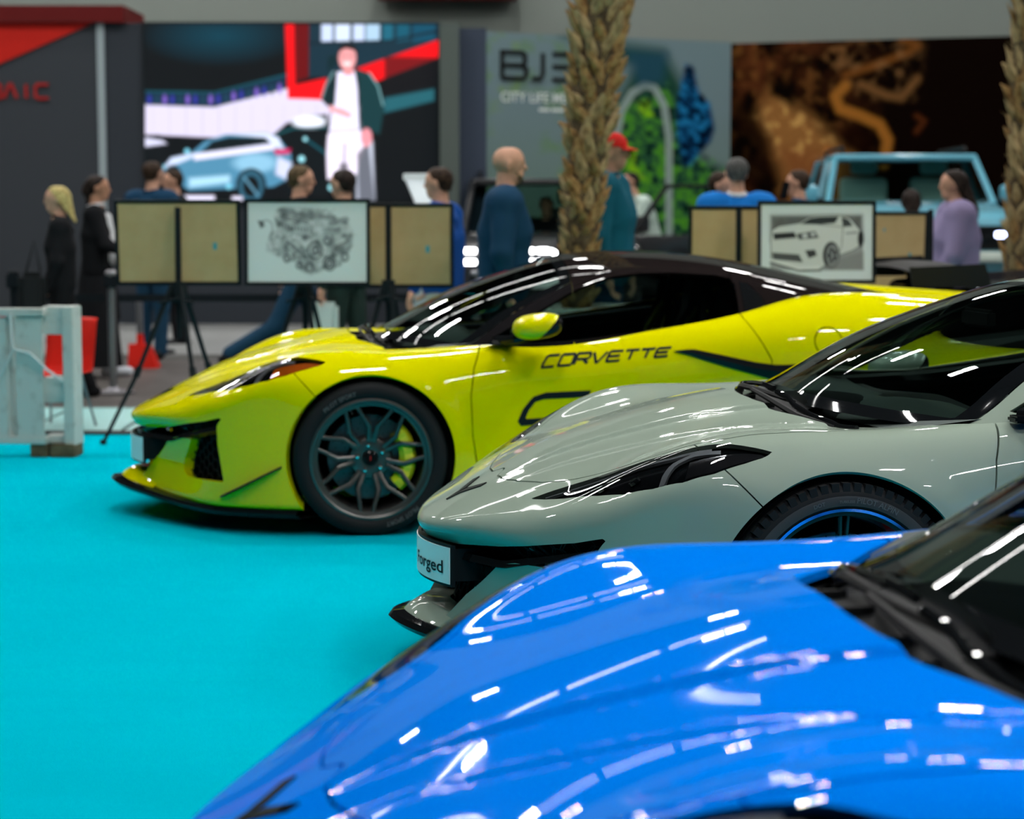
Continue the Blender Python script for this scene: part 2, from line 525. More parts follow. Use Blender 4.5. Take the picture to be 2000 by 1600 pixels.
# ------------------------------------------------------------------ sports car: materials
M_yellow = mat('yellow_paint', (.70, .66, .0), .5, coat=.85, spec=0.0)
M_grey = mat('grey_paint', (.28, .345, .285), .5, coat=.9, spec=0.0)
M_blue = mat('blue_paint', (.0, .19, .80), .5, coat=.5, spec=0.0)
M_blackpaint = mat('black_paint', (.010, .010, .012), .5, coat=.5, spec=0.0)
M_gloss = mat('gloss_black', (.007, .008, .009), .5, coat=.8, spec=0.0)
M_trim = mat('black_trim', (.012, .013, .014), .5)
M_dark = mat('dark_cavity', (.004, .0045, .005), .8)
M_rubber = mat('tyre_rubber', (.014, .015, .016), .62, bump=(300, .15, .001))
M_rubber2 = mat('tyre_sidewall', (.05, .052, .054), .55)
M_mark = mat('tyre_marking', (.11, .11, .112), .6)
M_rim = mat('rim_satin_black', (.11, .105, .10), .34, metal=.85)
M_rimgl = mat('rim_gloss_black', (.008, .009, .012), .16, coat=.7)
M_lip = mat('polished_lip', (.75, .80, .85), .12, metal=1.0)
M_chrome = mat('chrome', (.8, .8, .82), .08, metal=1.0)
M_disc = mat('brake_disc_steel', (.10, .105, .11), .38, metal=.9)
M_caly = mat('yellow_caliper', (.62, .66, .01), .4)
M_calr = mat('red_caliper', (.55, .012, .01), .35)
M_inter = mat('interior_black', (.014, .016, .016), .65)
M_inter2 = mat('interior_grey', (.05, .06, .058), .6)
M_dash = mat('dash_leather', (.075, .092, .088), .55)
M_seaty = mat('seat_insert', (.42, .50, .01), .6)
M_plate = mat('plate_white', (.80, .86, .86), .35)
M_amber = mat('amber_lens', (.85, .16, .01), .25, coat=.5)
M_led = mat('light_guide', (.55, .58, .60), .15, metal=.4, coat=.5)
M_lens = glass('headlamp_lens', (.80, .82, .85), 1.55)
M_ws = glass('windscreen_glass', (.60, .72, .68), 1.45)
M_sg = glass('side_glass', (.42, .52, .49), 1.5)
M_decal = mat('black_decal', (.008, .014, .017), .6)
M_frit = mat('windscreen_frit', (.005, .006, .007), .5, coat=.5, spec=0.0)
M_print = mat('plate_print', (.012, .014, .016), .5)

# ------------------------------------------------------------------ sports car: skin meshes (right half, then mirrored)
STEP = .0125
V, Q = surface_net(F_body, (-.06, -.026, .085), (4.74, 1.07, 1.08), (STEP,) * 3)
V, N = project(F_body, V, 2)
half = (V, tri(Q), N)
half, _ = clip(half, -half[0][:, 1])            # keep y > 0
def X(m): return m[0][:, 0]
def Y_(m): return m[0][:, 1]
def Z(m): return m[0][:, 2]
def xz(m): return m[0][:, [0, 2]]
def xy(m): return m[0][:, [0, 1]]
def yz(m): return m[0][:, [1, 2]]
COWL = [(1.035, -1), (1.035, 0), (1.037, .12), (1.05, .22), (1.085, .33), (1.15, .45), (1.23, .57), (1.33, .69), (1.43, .775), (1.55, .825), (1.8, .842),
        (2.2, .845), (2.6, .84), (2.76, .82), (2.85, .78), (2.95, .70), (3.2, .64), (3.6, .55), (3.8, .46), (3.8, -1)]
HEAD = [(.293, .455), (.36, .49), (.42, .528), (.50, .59), (.558, .655), (.65, .735), (.74, .79), (.785, .815), (.84, .85), (.908, .886), (.875, .897), (.82, .902),
        (.73, .903), (.65, .885), (.57, .845), (.50, .79), (.44, .715), (.37, .60), (.32, .51)]
GRIL = [(-.2, .415), (.25, .415), (.45, .438), (.58, .459), (.734, .490), (.806, .514), (.795, .496), (.784, .472), (.785, .388), (.797, .299), (.806, .226),
        (.715, .226), (.575, .228), (.535, .245), (.526, .27), (.530, .302), (.59, .379), (.606, .398), (.482, .392), (.405, .376), (.347, .33), (.26, .26), (.211, .2), (.17, .16), (-.2, .155)]
HOOD = [(.292, -.5), (.292, .012), (.263, .048), (.270, .14), (.295, .23), (.345, .37), (.40, .455), (.50, .555), (.565, .63), (.65, .705), (.74, .765), (.80, .79), (.95, .80), (1.15, .79), (1.38, .76), (1.5, .0), (1.5, -.5)]
DOOR = [(1.59, 1.3), (1.59, .833), (1.548, .727), (1.532, .613), (1.54, .432), (1.562, .285), (1.59, .19), (2.66, .19), (2.70, .25), (2.75, .45), (2.87, .656), (2.874, .754), (2.821, .85), (2.767, .937), (2.74, 1.3)]
INTK = [(2.66, .744), (2.80, .722), (2.89, .715), (3.05, .735), (3.25, .748), (3.20, .66), (3.08, .56), (2.98, .50), (2.92, .52), (2.88, .60), (2.80, .68)]
DLO = [(1.640, .850), (1.875, .975), (2.00, 1.042), (2.07, 1.074), (2.14, 1.100), (2.217, 1.118), (2.337, 1.131), (2.50, 1.132), (2.69, 1.120), (2.752, 1.105), (2.765, 1.08), (2.765, .948), (2.66, .930), (2.43, .897), (2.20, .866), (1.97, .836), (1.80, .836)]
TRIG = [(2.79, 1.092), (2.79, .945), (2.85, .962), (2.895, .992), (2.885, 1.02), (2.83, 1.085)]
cab, m = clip(half, poly_sd(COWL, xy(half)))
skin_full = m
rf = np.hypot(X(m) - AF, Z(m) - AZ) - RF; rr = np.hypot(X(m) - AR, Z(m) - AZ) - RR
_, m = clip(m, np.maximum(np.minimum(rf, rr), .55 - Y_(m)))
_, m = clip(m, np.maximum(poly_sd(GRIL, yz(m)), X(m) - .62))
inner = m
lamp, m = clip(m, np.maximum(poly_sd(HEAD, xy(m)), .5 - Z(m)))
G2 = .0028
def cut(m, f, g=G2):
    a, _ = clip(m, f + g)
    _, b = clip(m, f - g)
    return a, b
hood, m = cut(m, np.maximum(poly_sd(HOOD, xy(m)), .5 - Z(m)))
skirt, m = cut(m, np.maximum(np.maximum(Z(m) - .20, 1.3 - X(m)), X(m) - 3.6))
bump, m = cut(m, X(m) - (.77 + (.706 - Z(m)) * .92))
door, m = cut(m, np.maximum(poly_sd(DOOR, xz(m)), .4 - Y_(m)))
fend, m = clip(m, X(m) - 2.2)
intake, m = clip(m, np.maximum(poly_sd(INTK, xz(m)), .5 - Y_(m)))
cap_, m = cut(m, np.maximum(np.hypot(X(m) - 3.13, Z(m) - .836) - .062, .5 - Y_(m)), .0032)
tailp, quart = cut(m, 4.28 - X(m))
# greenhouse
V, Q = surface_net(F_green, (.96, -.026, .73), (4.16, .95, 1.25), (STEP,) * 3)
V, N = project(F_green, V, 2)
gh = (V, tri(Q), N)
gh, _ = clip(gh, -Y_(gh))
_, gh = clip(gh, F_body(X(gh), Y_(gh), Z(gh)) + .012)
gh, _ = clip(gh, .76 - Z(gh))
def gf(m):
    return g_fields(X(m), Y_(m), Z(m))
def xs_of(m):
    return X(m) - ws_shift(X(m), Y_(m))
_, gh = clip(gh, xs_of(gh) - 1.155)
side_w, gh = cut(gh, np.maximum(poly_sd(DLO, xz(gh)), .3 - Y_(gh)), .0012)
trig, gh = cut(gh, np.maximum(poly_sd(TRIG, xz(gh)), .3 - Y_(gh)), .001)
head_x = 2.05 - .06 * Y_(gh) ** 2
fW = np.maximum(gf(gh)[1] + .062, X(gh) - head_x)
wsall, gh = cut(gh, fW, .0012)
t_, s_ = gf(wsall)
wsg, frit = clip(wsall, np.maximum(np.maximum(s_ + .098, X(wsall) - (2.0 - .06 * Y_(wsall) ** 2)), 1.215 - xs_of(wsall)))
pillar, gh = cut(gh, X(gh) - (2.05 - .06 * Y_(gh) ** 2))
roof, deck = cut(gh, X(gh) - (2.80 - .10 * Y_(gh) ** 2), .002)

CAR = empty('sports_car')
FLIP[0] = True
def both(m):
    """the half and its mirror image, welded along the centre line"""
    V_, T_, N_ = join(m, mirror_y(m)); n = len(m[0])
    c = np.abs(m[0][:, 1]) < 1e-5; idx = np.arange(2 * n); idx[n:][c] = idx[:n][c]
    return compact((V_, idx[T_], N_))
def skin(name, m, material, lip=.014):
    m = rim_lip(m, lip) if lip else m
    return mesh_np(name, m[0], m[1], material, CAR, m[2])
def offset(m, d): return (m[0] + m[2] * d, m[1], m[2])
P = M_yellow                                      # the paint slot, swapped in the copies
R_ = mat('roof_black', (.012, .009, .009), .5, coat=.5, spec=0.0)
A_ = mat('pillar_black', (.010, .009, .010), .5, coat=.5, spec=0.0)
skin('hood', both(hood), P)
skin('front_bumper', both(bump), P, .05)
for nm, mm, mt in (('front_fender', fend, P), ('door', door, P), ('rear_quarter', quart, P), ('side_skirt', skirt, M_gloss), ('headlamp_housing', None, None),
                   ('side_window', side_w, M_sg), ('quarter_glass', trig, M_gloss), ('windscreen_pillar', pillar, A_), ('fuel_cap', cap_, P)):
    if mm is None: continue
    for k in (0, 1):
        if nm == 'fuel_cap' and k: continue
        q = mm if k == 0 else mirror_y(mm)
        skin(nm, q, mt, 0 if mt is M_sg else .014)
skin('fuel_panel', mirror_y(cap_), P, 0)
skin('tail_panel', both(tailp), P)
skin('windscreen', both(wsg), M_ws, 0)
skin('windscreen_surround', both(frit), M_frit, 0)
skin('roof', both(roof), R_)
skin('engine_cover', both(deck), R_)
inn = offset(inner, -.030)
_, inn = clip(inn, np.maximum(np.hypot(X(inn) - AF, Z(inn) - AZ) - RF - .01, .5 - Y_(inn)))
_, inn = clip(inn, np.maximum(np.hypot(X(inn) - AR, Z(inn) - AZ) - RR - .01, .5 - Y_(inn)))
b_ = both(inn); mesh_np('inner_structure', b_[0], b_[1], M_dark, CAR, b_[2])
for k in (0, 1):
    q = offset(intake, -.05); q = q if k == 0 else mirror_y(q)
    mesh_np('side_intake', q[0], q[1], M_dark, CAR, q[2])

# ---- headlamps: lens over a dark housing with a light guide, projectors and a turn signal
def snap(P2, axis, off=0.0, F=F_body, it=25):
    """drop points onto the body along one axis"""
    P2 = np.array(P2, float); k = 'xyz'.index(axis); sgn = {'x': -1, 'y': 1, 'z': 1}[axis]
    lo = P2.copy(); hi = P2.copy()
    lo[:, k] = {'x': 1.2, 'y': .3, 'z': .3}[axis]; hi[:, k] = {'x': -.4, 'y': 1.3, 'z': 1.4}[axis]
    for _ in range(it):
        md = (lo + hi) / 2; f = F(md[:, 0], md[:, 1], md[:, 2]) < 0
        lo[f] = md[f]; hi[~f] = md[~f]
    if off:
        G = grad(F, lo); lo = lo + off * G / np.linalg.norm(G, axis=1, keepdims=True)
    return lo
def ribbon(P0, P1, name, material, parent, thick=.004, mirror=False, F=F_body):
    """solid band between two rails of surface points"""
    P0 = np.asarray(P0); P1 = np.asarray(P1); n = len(P0)
    mid = (P0 + P1) / 2; G = grad(F, mid); G /= np.linalg.norm(G, axis=1, keepdims=True)
    Vv = np.concatenate([P0, P1, P0 - G * thick, P1 - G * thick])
    if mirror: Vv = Vv * np.array([1, -1, 1])
    Fc = []
    for i in range(n - 1):
        Fc += [[i, i + 1, n + i + 1, n + i], [2 * n + i, 3 * n + i, 3 * n + i + 1, 2 * n + i + 1], [i, 2 * n + i, 2 * n + i + 1, i + 1], [n + i, n + i + 1, 3 * n + i + 1, 3 * n + i]]
    Fc += [[0, n, 3 * n, 2 * n], [n - 1, 3 * n - 1, 4 * n - 1, 2 * n - 1]]
    b = MB(); b.V = [tuple(v) for v in Vv]; b.F = Fc
    return b.build(name, material, parent, angle=math.radians(35))
def lerp_path(pts, n):
    pts = np.array(pts, float); d = np.r_[0, np.cumsum(np.linalg.norm(np.diff(pts, axis=0), axis=1))]
    t = np.linspace(0, d[-1], n)
    return np.stack([np.interp(t, d, pts[:, i]) for i in range(pts.shape[1])], 1)
def up3(p2):   # (x,y) to points above the body
    p2 = np.asarray(p2, float); return np.concatenate([p2, np.ones((len(p2), 1))], 1)
for k in (0, 1):
    H_ = empty('headlamp', parent=CAR)
    q = lamp if k == 0 else mirror_y(lamp)
    mesh_np('lens', q[0], q[1], M_lens, H_, q[2])
    q = offset(lamp, -.022); q = q if k == 0 else mirror_y(q)
    mesh_np('housing', q[0], q[1], M_gloss, H_, q[2])
    def band(pa, pb, nm, mt, depth, n=14, th=.008):
        a = snap(up3(lerp_path(pa, n)), 'z', -depth); b = snap(up3(lerp_path(pb, n)), 'z', -depth)
        return ribbon(a, b, nm, mt, H_, th, mirror=bool(k))
    band([(.33, .482), (.43, .548), (.53, .63), (.64, .735), (.75, .805)], [(.33, .490), (.43, .560), (.525, .644), (.635, .750), (.745, .820)], 'light_guide', M_led, .010)
    band([(.585, .845), (.605, .81), (.635, .785), (.69, .79), (.77, .83)], [(.600, .852), (.62, .822), (.645, .802), (.692, .806), (.765, .844)], 'turn_blade', M_led, .008)
    band([(.655, .872), (.73, .892), (.82, .892), (.885, .889)], [(.68, .822), (.75, .845), (.82, .862), (.875, .880)], 'turn_signal', mat('turn_lens_dark', (.02, .02, .022), .3, coat=.6), .010)
    for cx_, cy_ in ((.46, .66), (.535, .745)):
        c0 = snap(np.array([[cx_, cy_, 1.]]), 'z', -.014)[0] * np.array([1, -1 if k else 1, 1])
        b = MB().lathe([(.0, .006), (.010, .006), (.014, .002), (.017, .004), (.019, -.004)], 16)
        b.build('projector', M_chrome, H_, smooth=True, loc=c0, rot=(0, math.radians(-35), 0))

# ---- grille: cavity, hex mesh, bar, plate
def nf(y, z): return n_front(np.abs(np.atleast_1d(y)), np.atleast_1d(z))
ys = np.linspace(-.84, .84, 57); zs = np.linspace(.12, .53, 12)
GV = [(float(nf(y, z)[0]) + .16, y, z) for z in zs for y in ys]
GF = [[i * 57 + j, i * 57 + j + 1, (i + 1) * 57 + j + 1, (i + 1) * 57 + j] for i in range(11) for j in range(56)]
mesh_np('grille_backing', GV, GF, M_dark, CAR)
def hexmesh(name, y0, y1, z0, z1, inset, cell=.034, r=.0022, sgn=1):
    b = MB(); row = 0; z = z0
    done = set()
    while z < z1:
        y = y0 + (cell * .75 if row % 2 else 0)
        while y < y1:
            pts = [(y + cell * .62 * math.cos(a), z + cell * .52 * math.sin(a)) for a in [PI / 3 * i for i in range(7)]]
            for p, q in zip(pts[:-1], pts[1:]):
                key = (round((p[0] + q[0]) * 150), round((p[1] + q[1]) * 150))
                if key in done: continue
                done.add(key)
                A = (float(nf(p[0], p[1])[0]) + inset, sgn * p[0], p[1]); B = (float(nf(q[0], q[1])[0]) + inset, sgn * q[0], q[1])
                b.tube([A, B], r, 4, cap=False)
            y += cell * 1.5
        z += cell * .45; row += 1
    o = b.build(name, M_trim, CAR); o['kind'] = 'stuff'; return o
hexmesh('outer_grille_mesh', .48, .82, .20, .50, .045, .052)
hexmesh('outer_grille_mesh', .48, .82, .20, .50, .045, .052, sgn=-1)
hexmesh('lower_grille_mesh', -.42, .42, .15, .42, .10, .06)
yb = np.linspace(-.80, .80, 49)
zb = .372 + .12 * np.clip((np.abs(yb) - .42) / .38, 0, 1) ** 1.0 * .75
xb = np.array([float(nf(y, .40)[0]) for y in yb])
b = MB()
sec = [(.008, .016), (.10, .022), (.10, -.010), (.03, -.018), (.0, -.004)]
VV = [(xb[i] + dx, yb[i], zb[i] + dz) for i in range(49) for dx, dz in sec]
FF = [[i * 5 + j, i * 5 + (j + 1) % 5, (i + 1) * 5 + (j + 1) % 5, (i + 1) * 5 + j] for i in range(48) for j in range(5)]
b.add(VV, FF); b.build('grille_bar', M_gloss, CAR, angle=.5)
for s in (-1, 1):
    for (ya, za, yc, zc) in ((.52, .445, .60, .405), (.68, .46, .66, .43), (.74, .48, .73, .44)):
        b = MB()
        A = np.array([float(nf(ya, za)[0]) + .05, s * ya, za]); B = np.array([float(nf(yc, zc)[0]) + .05, s * yc, zc])
        b.tube([A, B], .006, 6); b.build('grille_strut', M_gloss, CAR, smooth=True)
PL = empty('number_plate', parent=CAR)
def plate_x(y): return .020 + .95 * y * y
yp = np.linspace(-.262, .262, 25)
def curved(y, z0, z1, off, th):
    n = len(y); V_ = [(plate_x(v) + off + d, v, z) for d in (0, th) for z in (z0, z1) for v in y]
    F_ = []
    for i in range(n - 1):
        F_ += [[i, i + 1, n + i + 1, n + i], [2 * n + i, 3 * n + i, 3 * n + i + 1, 2 * n + i + 1], [i, 2 * n + i, 2 * n + i + 1, i + 1], [n + i, n + i + 1, 3 * n + i + 1, 3 * n + i]]
    F_ += [[0, n, 3 * n, 2 * n], [n - 1, 3 * n - 1, 4 * n - 1, 2 * n - 1]]
    return MB().add(V_, F_)
curved(yp, .283, .412, 0.0, .012).build('plate_frame', M_trim, PL, angle=.5)
curved(yp * .975, .291, .404, -.003, .004).build('plate', M_plate, PL, angle=.5)
curved(yp * .97, .300, .400, .012, .085).build('plate_bracket', M_trim, PL, angle=.5)

# ---- text helper: built-in font to flat mesh
def text_mesh(s, size=1.0, shear=0.0, bold=0.0, spacing=1.0):
    cu = bpy.data.curves.new('txt', 'FONT'); cu.body = s; cu.size = size; cu.shear = shear; cu.offset = bold; cu.space_character = spacing
    cu.resolution_u = 3
    o = bpy.data.objects.new('txt', cu); COL.objects.link(o)
    dg = bpy.context.evaluated_depsgraph_get(); dg.update()
    me = o.evaluated_get(dg).to_mesh()
    V_ = np.array([v.co[:] for v in me.vertices]); F_ = [list(p.vertices) for p in me.polygons]
    o.evaluated_get(dg).to_mesh_clear()
    bpy.data.objects.remove(o, do_unlink=True); bpy.data.curves.remove(cu)
    return V_, F_
V_, F_ = text_mesh('Forged', .085, bold=.001)
V_[:, 0] -= V_[:, 0].min(); wid = V_[:, 0].max(); sc_ = .225 / wid
tv = [(plate_x(.0 + x * sc_) - .0045, .0 + x * sc_, .322 + y * .66) for x, y, z in V_]
mesh_np('plate_lettering', tv, F_, M_print, PL, smooth=False)

# ---- splitter, painted lip, canards
ye = np.linspace(-.95, .95, 77)
def split_edge(y):
    a = np.abs(y); k = np.clip(1 - a / .8, 0, 1)
    return _n0(a) + .004 - .084 * k, .152 - .055 * np.clip(a / .75, 0, 1)
xe, ze = split_edge(ye)
nn_ = len(ye); VV = []
for off, dz in ((0, 0), (.012, .016), (.26, .012), (.26, -.016), (.018, -.018)):
    VV += [(xe[i] + off, ye[i] * (1 if off < .1 else .93), ze[i] + dz + (0 if off < .1 else .02)) for i in range(nn_)]
FF = [[r * nn_ + i, r * nn_ + i + 1, ((r + 1) % 5) * nn_ + i + 1, ((r + 1) % 5) * nn_ + i] for r in range(5) for i in range(nn_ - 1)]
MB().add(VV, FF).build('splitter', M_gloss, CAR, angle=.6)
yl = np.linspace(-.34, .34, 33); xl, zl = split_edge(yl)
VV = []; nl = len(yl)
for off, dz in ((.050, .018), (.066, .034), (.11, .058), (.20, .050), (.20, .02)):
    VV += [(xl[i] + off, yl[i], zl[i] + dz) for i in range(nl)]
FF = [[r * nl + i, r * nl + i + 1, ((r + 1) % 5) * nl + i + 1, ((r + 1) % 5) * nl + i] for r in range(5) for i in range(nl - 1)]
MB().add(VV, FF).build('painted_lip', P, CAR, angle=.6)
for s in (-1, 1):
    ci = snap(np.array([[x, 0, z] for x, z in lerp_path([(.44, .158), (.50, .19), (.60, .245), (.705, .30)], 12)]), 'y', -.004)
    wdt = np.array([.02, .036, .046, .05, .05, .05, .048, .044, .04, .034, .026, .012])
    out = ci + np.stack([-.25 * wdt, wdt, -.02 * wdt], 1)
    VV = np.concatenate([ci, out, ci + [0, 0, .010], out + [0, 0, .008]]) * np.array([1, s, 1]); n = 12
    FF = []
    for i in range(n - 1):
        FF += [[i, i + 1, n + i + 1, n + i], [2 * n + i, 3 * n + i, 3 * n + i + 1, 2 * n + i + 1], [n + i, n + i + 1, 3 * n + i + 1, 3 * n + i]]
    FF += [[0, n, 3 * n, 2 * n], [n - 1, 3 * n - 1, 4 * n - 1, 2 * n - 1]]
    MB().add(VV, FF).build('canard', M_trim, CAR)

# ---- cowl tray and wipers
cw = cab
cw, _ = clip(cw, X(cw) - 1.75)
cw = offset(cw, -.040)
q = both(cw); mesh_np('cowl_tray', q[0], q[1], M_trim, CAR, q[2])
def on_body(x, y, off): return snap(np.array([[x, y, 1.]]), 'z', off)[0]
def on_green(x, y, off): return snap(np.array([[x, y, 1.]]), 'z', off, F=F_green)[0]
for (pts, nm) in (([(1.165, -.34), (1.13, -.2), (1.115, .05), (1.16, .28)], 'wiper_arm'), ([(1.20, .56), (1.135, .40), (1.10, .20), (1.10, .02)], 'wiper_arm')):
    p3 = [on_body(x, abs(y), -.006) * np.array([1, 1 if y >= 0 else -1, 1]) for x, y in pts]
    MB().tube(p3, [.013, .011, .009, .007], 6).build(nm, M_trim, CAR, smooth=True)
for (pts) in ([(1.16, -.36), (1.145, -.2), (1.15, .1)], [(1.23, .66), (1.165, .42), (1.14, .16)]):
    p3 = [on_body(x, abs(y), .002) * np.array([1, 1 if y >= 0 else -1, 1]) for x, y in lerp_path(pts, 12)]
    MB().tube(p3, .009, 6).build('wiper_blade', M_gloss, CAR, smooth=True)
b = MB()
for i in range(3):
    yy = -.18 + .18 * i
    p = on_body(1.085 + .3 * yy * yy, abs(yy), -.018) * np.array([1, 1 if yy >= 0 else -1, 1])
    MB().box(p[0] - .03, p[0] + .03, p[1] - .004, p[1] + .004, p[2] - .03, p[2] - .006).build('cowl_rib', M_trim, CAR)

# ---- emblem
for s in (-1, 1):
    a2 = [(.108, .004 * s), (.150, .018 * s), (.206, .078 * s)]; c2 = [(.118, -.004 * s), (.176, .010 * s), (.226, .072 * s)]
    A = [snap(np.array([[x, abs(y), 1.]]), 'z', .004)[0] * np.array([1, np.sign(y) or 1, 1]) for x, y in a2]
    B = [snap(np.array([[x, abs(y), 1.]]), 'z', .004)[0] * np.array([1, np.sign(y) or 1, 1]) for x, y in c2]
    ribbon(np.array(A), np.array(B), 'emblem_flag', M_gloss, CAR, .005)

# ---- side blades, door lettering, handles
for s in (-1, 1):
    up_ = lerp_path([(2.436, .795), (2.52, .804), (2.66, .776), (2.80, .746), (2.90, .733), (3.02, .738), (3.2, .75)], 26)
    lo_ = lerp_path([(2.436, .793), (2.50, .777), (2.68, .722), (2.80, .690), (2.86, .672), (2.94, .648), (3.02, .612)], 26)
    U = snap(np.stack([up_[:, 0], 0 * up_[:, 0], up_[:, 1]], 1), 'y', .004); D = snap(np.stack([lo_[:, 0], 0 * lo_[:, 0], lo_[:, 1]], 1), 'y', .006)
    Mi = (U + D) / 2; k = np.linspace(0, 1, 26) ** .5
    Mi[:, 1] = np.maximum(U[:, 1], D[:, 1]) + .022 * k
    VV = np.concatenate([U, Mi, D]) * np.array([1, s, 1]); n = 26
    FF = [[r * n + i, r * n + i + 1, (r + 1) * n + i + 1, (r + 1) * n + i] for r in range(2) for i in range(n - 1)]
    FF += [[2 * n + i, 2 * n + i + 1, i + 1, i] for i in range(n - 1)]
    MB().add(VV, FF).build('side_blade', M_gloss, CAR, angle=.7)
# stroke letters in a unit cell (u along, v up); drawn as constant width strips
GLY = {'C': [[(1, 1), (.22, 1), (.06, .88), (0, .5), (0, .12), (.06, 0), (.9, 0)]],
       'O': [[(.1, 0), (0, .12), (0, .88), (.1, 1), (.9, 1), (1, .88), (1, .12), (.9, 0), (.1, 0)]],
       'R': [[(0, 0), (0, 1), (.9, 1), (1, .85), (1, .6), (.88, .46), (.1, .46)], [(.55, .46), (1, 0)]],
       'V': [[(0, 1), (.45, 0), (.55, 0), (1, 1)]],
       'E': [[(1, 1), (.1, 1), (0, .88), (0, .12), (.1, 0), (1, 0)], [(.0, .5), (.85, .5)]],
       'T': [[(0, 1), (1, 1)], [(.5, 1), (.5, 0)]]}
def strip2(pts, wd):
    pts = [Vector(p).to_2d() for p in pts]; n = len(pts); L = []; Rr = []
    for i, p in enumerate(pts):
        d0 = (pts[i] - pts[i - 1]).normalized() if i > 0 else None
        d1 = (pts[i + 1] - pts[i]).normalized() if i < n - 1 else None
        if d0 is None: d0 = d1
        if d1 is None: d1 = d0
        m_ = (Vector((-d0.y, d0.x)) + Vector((-d1.y, d1.x)))
        m_ = m_ / max(m_.length, 1e-6); c_ = max(.45, m_.dot(Vector((-d0.y, d0.x))))
        L.append(p + m_ * wd / 2 / c_); Rr.append(p - m_ * wd / 2 / c_)
    return L, Rr
def door_text(word, x0, z0, wl, gap, hh0, hh1, sw, slope, shear, name, s):
    b = MB(); n = len(word)
    tot = n * wl + (n - 1) * gap
    for i, ch in enumerate(word):
        for st in GLY[ch]:
            path = lerp_path(st, max(2, 1 + int(6 * len(st)))) if len(st) > 2 else lerp_path(st, 8)
            path = [(i * (wl + gap) + u * wl, v) for u, v in path]
            path = [(x, v * (hh0 + (hh1 - hh0) * x / tot)) for x, v in path]
            Lp, Rp = strip2(path, sw)
            pts = [(x0 + p.x + shear * p.y, z0 + p.y + slope * p.x) for p in Lp + Rp]
            sp = snap(np.array([[x, 0, z] for x, z in pts]), 'y', .0022) * np.array([1, s, 1])
            k = len(Lp)
            b.add([tuple(v) for v in sp], [[j, j + 1, k + j + 1, k + j] for j in range(k - 1)])
    return b.build(name, M_decal, CAR)
LETTERS = []
for s in (1,):
    LETTERS.append(door_text('CORVETTE', 1.848, .727, .060, .0115, .050, .036, .0115, .085, .55, 'door_lettering', s))
    LETTERS.append(door_text('COR', 1.752, .486, .26, .055, .115, .10, .030, .055, .45, 'large_door_lettering', s))

# ---- door mirrors
def F_mir(x, y, z):
    u = (x - 1.815) / (.108); v = (y - 1.035) / .112; w_ = (z - .917 - .10 * (x - 1.815)) / (.055)
    e = (np.abs(u) ** 2.6 + np.abs(v) ** 2.6 + np.abs(w_) ** 2.6) ** (1 / 2.6) - 1
    return e * .055
Vm, Qm = surface_net(F_mir, (1.66, .90, .83), (1.96, 1.17, 1.01), (.009,) * 3)
Vm, Nm = project(F_mir, Vm, 2)
mm = (Vm, tri(Qm), Nm)
capm, backm = clip(mm, (X(mm) - 1.845) * .8 - (Z(mm) - .905) * .75)
for s in (1, -1):
    MR = empty('door_mirror', parent=CAR)
    a, c = (capm, backm) if s == 1 else (mirror_y(capm), mirror_y(backm))
    mesh_np('mirror_cap', a[0], a[1], mat('mirror_paint', (.70, .66, .0), .5, coat=.85, spec=0.0), MR, a[2])
    mesh_np('mirror_shell', c[0], c[1], M_gloss, MR, c[2])
    b = MB().tube([(1.66, s * .84, .842), (1.70, s * .92, .846), (1.75, s * 1.0, .862), (1.80, s * 1.03, .885)], [.022, .024, .022, .016], 8)
    b.build('mirror_stalk', M_gloss, MR, smooth=True)
    MB().box(1.62, 1.74, min(s * .835, s * .90), max(s * .835, s * .90), .826, .846, .006).build('mirror_base', M_gloss, MR)

# ---- cabin
MB().box(1.5, 3.0, -.80, .80, .18, .24).box(1.3, 1.5, -.78, .78, .2, .70).box(2.85, 2.95, -.76, .76, .2, .93).build('cabin_tub', M_inter, CAR)
for s in (1, -1):
    pr = [(1.5, .3), (1.5, .80), (1.7, .815), (2.2, .845), (2.6, .90), (2.8, .92), (2.8, .3)]
    b = MB().prism(pr, s * .80, s * .835); b.build('door_card', M_inter, CAR)
    b = MB().tube([(1.62, s * .79, .79), (2.0, s * .785, .805), (2.5, s * .785, .86), (2.75, s * .77, .89)], .03, 8); b.build('door_armrest', M_inter2, CAR, smooth=True)
VV = []; FF = []
yd = np.linspace(-.79, .79, 25)
prof = [(1.26, .79), (1.34, .815), (1.48, .83), (1.60, .815), (1.66, .77), (1.68, .66), (1.66, .5)]
for (px_, pz_) in prof:
    VV += [(px_ + .15 * y * y, y, pz_ + (.022 * math.exp(-((y - .36) / .18) ** 2) if px_ > 1.4 else 0)) for y in yd]
FF = [[r * 25 + i, r * 25 + i + 1, (r + 1) * 25 + i + 1, (r + 1) * 25 + i] for r in range(6) for i in range(24)]
MB().add(VV, FF).build('dashboard', M_dash, CAR, smooth=True)
b = MB().prism([(1.66, .45), (1.62, .76), (1.75, .72), (2.1, .55), (2.7, .50), (2.7, .3), (1.66, .3)], -.11, .11); b.build('centre_console', M_inter, CAR)
SW = empty('steering_wheel', parent=CAR)
MS = Matrix.Translation((1.86, .38, .70)) @ Matrix.Rotation(math.radians(68), 4, 'Y')
ring = [MS @ Vector((.175 * math.cos(a) * .93, .185 * math.sin(a), 0)) for a in np.linspace(0, 2 * PI, 33)]
MB().tube(ring, .015, 8, cap=False).build('wheel_ring', M_inter2, SW, smooth=True)
MB().box(-.05, .05, -.06, .06, -.02, .02, .008, M=MS).box(-.02, .02, -.17, .17, -.01, .008, M=MS).build('wheel_hub', M_inter, SW)
